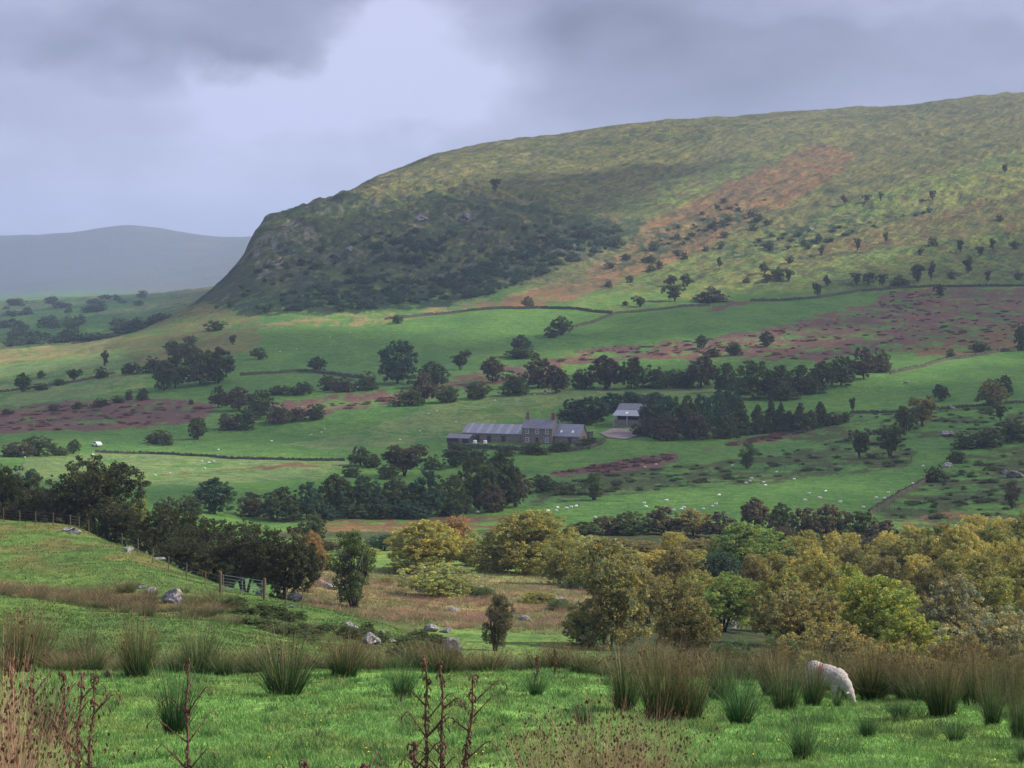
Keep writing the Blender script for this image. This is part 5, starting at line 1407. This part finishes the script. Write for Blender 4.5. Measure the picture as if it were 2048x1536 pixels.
# tufts forming the line at the edge of the pasture
edge_t = []
u = -30.0
while u < 2090:
    ey = np.interp(u, [0, 1024, 1280, 1536, 1792], [43.5, 43.5, 41, 37, 34]) + random.uniform(-1.2, 1.5)
    edge_t.append((u, ey, random.uniform(40, 76) * (1.10 if u > 1250 else .84), random.uniform(70, 105), random.choice(['brown', 'mixed', 'mixed'])))
    u += random.uniform(38, 58)
for i, (u, ey, h_, w_, ty) in enumerate(edge_t):
    half, j = ('left', i) if i < len(edge_t) // 2 else ('right', i - len(edge_t) // 2)
    tuft(u, 0, h_, w_, ty, 'rush tuft, %s from left in the %s half of the pasture edge line' % (ORD[j], half), 'rush tufts of the line edging the pasture', Y=ey)


def tuft_mass(name, spots, typ):
    Vs, Qs, Cs = [], [], []; off = 0
    for (x, y, wd_, h) in spots:
        v, q, c = TUFT[typ + str(random.randrange(4))]
        n = len(v); keepn = 1
        a = random.uniform(0, 6.28)
        R = np.array([[math.cos(a), -math.sin(a), 0], [math.sin(a), math.cos(a), 0], [0, 0, 1]])
        vv = (v @ R.T) * np.array([wd_, wd_, h]) + np.array([x, y, float(H(x, y)[0]) - .03])
        Vs.append(vv); Qs.append(q[::2] + off); Cs.append(c * random.uniform(.8, 1.2)); off += n
    o = link(name, mesh_np(name, np.concatenate(Vs), np.concatenate(Qs), M_BLADE, np.concatenate(Cs)))
    tag(o, kind='stuff'); return o


sp = []
for _ in range(110):
    u = random.uniform(-60, 2110); e_ = np.interp(u, [0, 1024, 1280, 1536, 1792], [45, 45, 43, 39, 36]); Y = e_ + random.uniform(0, 16)
    sp.append(((u - 1024) / F * Y, Y, random.uniform(.8, 1.3), random.uniform(.5, .85)))
tuft_mass('rushes', sp, 'brown')
sp = []
for _ in range(105):   # the rush hollow on the knoll
    u = random.uniform(-40, 300) if random.random() < .8 else random.uniform(280, 480); Y = np.interp(u, [0, 256, 384, 512], [122, 111, 108, 103]) + random.gauss(0, 4.2)
    sp.append(((u - 1024) / F * Y, Y, random.uniform(1.0, 1.9), random.uniform(.5, 1.15)))
tuft_mass('rushes', sp, 'brown')
sp = []
for _ in range(120):   # rushy straw in the glade
    u = random.uniform(600, 1180); Y = random.uniform(148, 215)
    sp.append(((u - 1024) / F * Y, Y, random.uniform(1.0, 2.4), random.uniform(.5, .9)))
tuft_mass('rushes', sp, 'dry')
# brambles on the bank
bs = []
for _ in range(46):
    u = random.uniform(470, 900); Y = np.interp(u, [384, 512, 640, 768, 900], [108, 105, 103, 99, 96]) + random.gauss(0, 3.8)
    bs.append(((u - 1024) / F * Y, Y, random.uniform(.7, 1.9), random.uniform(.35, .8)))
mass('brambles', bs, 'dark', 'mid')


def thistle_mesh(seed, stems, h, spread):
    """dead thistle: upright stems, arching side twigs, drooping dry leaves and heads"""
    r = random.Random(seed); sm = MB(); hm = MB()
    def droop(p, d, s):
        hm.tube([p, p + d * s, p + d * s * 1.5 + Vector((0, 0, -s * .8)), p + d * s * 1.4 + Vector((0, 0, -s * 1.9))], [s * .18, s * .30, s * .36, s * .12], 5)
    for k in range(stems):
        ox, oy = (spread * (k - (stems - 1) / 2) / ((stems - 1) / 2) + r.uniform(-.02, .02)) if stems > 1 else 0, r.uniform(-.05, .05)
        hh = h * r.uniform(.9, 1.0) if k else h; lx, ly = r.uniform(-.06, .06), r.uniform(-.06, .06)
        pts = [Vector((ox * (.6 + .4 * t) + lx * t + .022 * math.sin(5 * t + .7 * k + seed) + .006 * math.sin(17 * t + k), oy + ly * t, hh * t)) for t in [i / 10 for i in range(11)]]
        sm.tube(pts, [.0145 * (1 - .65 * i / 10) + .002 for i in range(11)], 6)
        for i in range(80):   # crumpled dry leaves clinging to the stem
            t = r.uniform(.02, .98); q = pts[int(t * 10)].lerp(pts[min(int(t * 10) + 1, 10)], t * 10 % 1); a_ = r.uniform(0, 6.28)
            droop(q, Vector((math.cos(a_), math.sin(a_), r.uniform(-.1, .5))), r.uniform(.010, .024))
        side = 1
        for i in range(int(5.5 * hh)):
            t = r.uniform(.25, .9); q = pts[int(t * 10)]; side = -side; a_ = (0 if side > 0 else math.pi) + r.gauss(0, .6)
            L = r.uniform(.14, .34) * (1.25 - .5 * t) * (1.15 if stems == 1 else .95); d = Vector((math.cos(a_) * .75, math.sin(a_) * .75, r.uniform(.6, .95))).normalized()
            e1 = q + d * L; e2 = e1 + Vector((d.x * .05, d.y * .05, .012)); e3 = e2 + Vector((d.x * .04, d.y * .04, -.035))
            sm.tube([q, q + d * L * .5, e1, e2, e3], [.0075, .006, .005, .004, .003], 5)
            droop(e3, Vector((d.x, d.y, -.4)), r.uniform(.016, .028))
            for j in range(5):
                tt = r.uniform(.1, 1); aa = r.uniform(0, 6.28); droop(q + d * L * tt, Vector((math.cos(aa), math.sin(aa), r.uniform(-.2, .4))), r.uniform(.006, .016))
        for j in range(4):
            aa = r.uniform(0, 6.28); droop(pts[-1] + Vector((0, 0, r.uniform(-.05, 0))), Vector((math.cos(aa), math.sin(aa), .5)), r.uniform(.016, .03))
    return sm, hm


def thistle(u, Y, vtop, seed, stems, spread, label, rz=0.0):
    p = atY(u, Y); h = (VH - vtop) / F * Y - p.z
    o = empty('dead_thistle', p - Vector((0, 0, .02)), rz); tag(o, label, 'thistle', 'dead thistles')
    a_, b_ = thistle_mesh(seed, stems, h, spread)
    a_.build('stem', M_STEM, o, True); b_.build('dry_leaves', M_STEM, o)
    return o


thistle(372, 17.5, 1312, 1, 1, 0, 'tall single dead thistle with drooping heads left in the foreground')
thistle(165, 16.5, 1338, 2, 3, .14, 'three brown dead stems together in the left foreground')
thistle(893, 15.5, 1312, 3, 3, .17, 'bare branching dead thistle with three stems in the centre foreground')
thistle(15, 15.5, 1300, 4, 3, .2, 'dark dead thistle at the left edge of the foreground')
thistle(1072, 38.0, 1308, 5, 1, 0, 'single thin dead stalk rising from the bowl-shaped tuft')
thistle(1108, 41.0, 1296, 6, 1, 0, 'thin dead stalk beside the bowl-shaped tuft, the right one')
thistle(845, 12.6, 1478, 7, 1, 0, 'short dead twig low at the left of the three-stemmed thistle')
thistle(715, 14.0, 1516, 8, 1, 0, 'tip of a dead twig at the bottom edge left of centre')
thistle(610, 14.2, 1512, 9, 1, 0, 'tip of a curled dead leaf at the bottom edge')
thistle(1600, 14.5, 1525, 10, 1, 0, 'low dead sprig at the bottom right') if False else None
# dry seeding rushes at the bottom edge
for (u, Y, vt_, wpx, lab) in [(1090, 15.5, 1470, 150, 'dry seeding rush tuft at the bottom centre, left one'), (1200, 15.0, 1440, 170, 'dry seeding rush tuft at the bottom centre, middle one'), (1300, 15.8, 1450, 150, 'dry seeding rush tuft at the bottom centre, right one'),
                              (10, 13.5, 1370, 200, 'big dry rush tuft filling the bottom left corner'), (60, 12.5, 1450, 190, 'dry rush tuft leaning in from the bottom left'), (-40, 14.5, 1330, 200, 'dry rush tuft cut by the left edge')]:
    p = atY(u, Y); h = (VH - vt_) / F * Y - p.z
    o = link('dry_rush_tuft', TM['dry' + str(random.randrange(4))]); o.location = p; o.rotation_euler = (0, 0, random.uniform(0, 6))
    wd_ = wpx * Y / F; o.scale = (wd_ * 1.0, wd_ * 1.0, h * 1.35); tag(o, lab, 'rush tuft', 'dry seeding rushes')
# molehill-like brown stump in the pasture
p = at(215, 1356, 20); bm = bmesh.new(); bmesh.ops.create_icosphere(bm, subdivisions=3, radius=.5)
for v_ in bm.verts:
    k = 1 + .25 * math.sin(9 * v_.co.x + 3) * math.cos(8 * v_.co.y); v_.co *= k; v_.co.x *= (1.1 - .7 * v_.co.z); v_.co.y *= (1.1 - .7 * v_.co.z)
me = bpy.data.meshes.new('stump'); bm.to_mesh(me); bm.free(); me.materials.append(M_STEM)
o = link('rotten_stump', me); o.location = p + Vector((0, 0, .05)); o.scale = (.09, .09, .22); tag(o, 'small brown rotten stub sticking out of the pasture at the left', 'stump')


def lawn():
    r = np.random.default_rng(900)
    N = 420000
    Y = 10.5 * np.exp(r.uniform(0, 1, N) ** .8 * math.log(46 / 10.5)); u = r.uniform(-80, 2130, N)
    e_ = np.interp(u, [0, 1024, 1280, 1536, 1792], [44, 44, 42, 38, 35]); Y = np.minimum(Y, e_ * r.uniform(.96, 1.02, N)); X = (u - 1024) / F * Y
    Z = H(X, Y)
    tall = np.clip(fbm(X / .7, Y / .9, 401, 3) * 1.2 + .55, .15, 1.4)
    wild = smooth(.60, .78, fbm(X / .55, Y / .8, 79, 3) * .6 + .5)
    hh = (.022 + .045 * tall + .075 * wild) * r.uniform(.5, 1.3, N)
    wd_ = .0045 * (Y / 14) ** .8 * r.uniform(.7, 1.4, N); a_ = r.uniform(0, 6.28, N)
    lx = r.normal(0, .5, N) * hh; ly = r.normal(0, .5, N) * hh
    V = np.stack([np.stack([X - np.cos(a_) * wd_, Y - np.sin(a_) * wd_, Z - .01], 1), np.stack([X + np.cos(a_) * wd_, Y + np.sin(a_) * wd_, Z - .01], 1), np.stack([X + lx, Y + ly, Z + hh], 1)], 1).reshape(-1, 3)
    base = np.array(LAWN)[None] * r.uniform(.75, 1.3, N)[:, None]
    p1 = smooth(.45, .7, fbm(X / 1.6, Y / 3.0, 73, 4) * .6 + .5)[:, None]; p2 = smooth(.60, .78, fbm(X / .55, Y / .8, 79, 3) * .6 + .5)[:, None]
    C = base * (1 - .6 * p1) + np.array([.15, .20, .055]) * .6 * p1
    C = C * (1 - .6 * p2) + np.array([.04, .11, .035]) * .6 * p2
    dry = (r.uniform(0, 1, N) < .05)[:, None]; C = np.where(dry, np.array([.26, .22, .10]), C)
    C = np.repeat(C, 3, axis=0)
    o = link('grass', mesh_np('grass', V, np.arange(3 * N).reshape(-1, 3), M_BLADE, C)); tag(o, kind='stuff')


lawn()
def rough_grass(n, u0, u1, y0, y1, cols, hmin, hmax, keep, seed):
    r = np.random.default_rng(seed)
    Y = r.uniform(y0, y1, n); u = r.uniform(u0, u1, n); X = (u - 1024) / F * Y
    k = keep(u, Y); Y, u, X = Y[k], u[k], X[k]; Z = H(X, Y); N = len(Y)
    tus = smooth(.35, .7, fbm(X / 1.6, Y / 2.2, 411 + seed, 3) * .7 + .5)
    hh = (hmin + (hmax - hmin) * tus) * r.uniform(.5, 1.2, N); wd_ = .028 * r.uniform(.6, 1.4, N); a_ = r.uniform(-.6, .6, N)
    V = np.stack([np.stack([X - np.cos(a_) * wd_, Y - np.sin(a_) * wd_, Z - .02], 1), np.stack([X + np.cos(a_) * wd_, Y + np.sin(a_) * wd_, Z - .02], 1), np.stack([X + r.normal(0, .5, N) * hh, Y + r.normal(0, .5, N) * hh, Z + hh], 1)], 1).reshape(-1, 3)
    ci = r.integers(0, len(cols), N); pch = smooth(.42, .6, fbm(X / 6, Y / 9, 421 + seed, 3) * .6 + .5)
    ci = np.where(r.uniform(0, 1, N) < pch, ci, 0)
    C = np.array(cols)[ci] * r.uniform(.7, 1.25, N)[:, None]
    o = link('grass', mesh_np('grass', V, np.arange(3 * N).reshape(-1, 3), M_BLADE, np.repeat(C, 3, axis=0))); tag(o, kind='stuff')


rough_grass(110000, -60, 900, 56, 190, [(.105, .185, .048), (.17, .145, .06), (.125, .165, .055)], .04, .14, lambda u, Y: Y < np.interp(u, [0, 128, 256, 384, 512, 640, 768, 930], [192, 184, 172, 154, 138, 128, 116, 104]), 1)
rough_grass(60000, 600, 1250, 110, 240, [(.26, .22, .11), (.30, .23, .12), (.15, .20, .06)], .08, .35, lambda u, Y: (Y > 150) & (Y > np.interp(u, [600, 768, 930], [150, 145, 110])), 2)
V_f, r_ = [], np.random.default_rng(77)
for _ in range(70):   # buttercups dotted in the turf
    Y_ = r_.uniform(19, 41); u_ = r_.uniform(-20, 2070); x_ = (u_ - 1024) / F * Y_; z_ = float(H(x_, Y_)[0]) + r_.uniform(.07, .11); s_ = .013
    V_f += [(x_ - s_, Y_, z_), (x_, Y_ - s_, z_ + .004), (x_ + s_, Y_, z_), (x_, Y_ + s_, z_ + .008)]
M_FLOWER = simple('buttercup', (.75, .55, .03), .6, .1, 5)
tag(link('flowers', mesh_np('flowers', np.array(V_f), np.arange(len(V_f)).reshape(-1, 4), M_FLOWER)), kind='stuff')

# ------------------------------------------------------------------ haze
hz = MB(); hz.box((0, 5600, 190), (33000, 12400, 760))
m_, t_, o_ = new_mat('haze')
pv_ = t_.n('ShaderNodeVolumePrincipled'); pv_.inputs['Color'].default_value = (.55, .71, 1.0, 1); pv_.inputs['Density'].default_value = 1.08e-4; pv_.inputs['Anisotropy'].default_value = 0.0
t_.l(pv_.outputs[0], o_.inputs['Volume'])
ho = hz.build('haze', m_); tag(ho, kind='stuff')
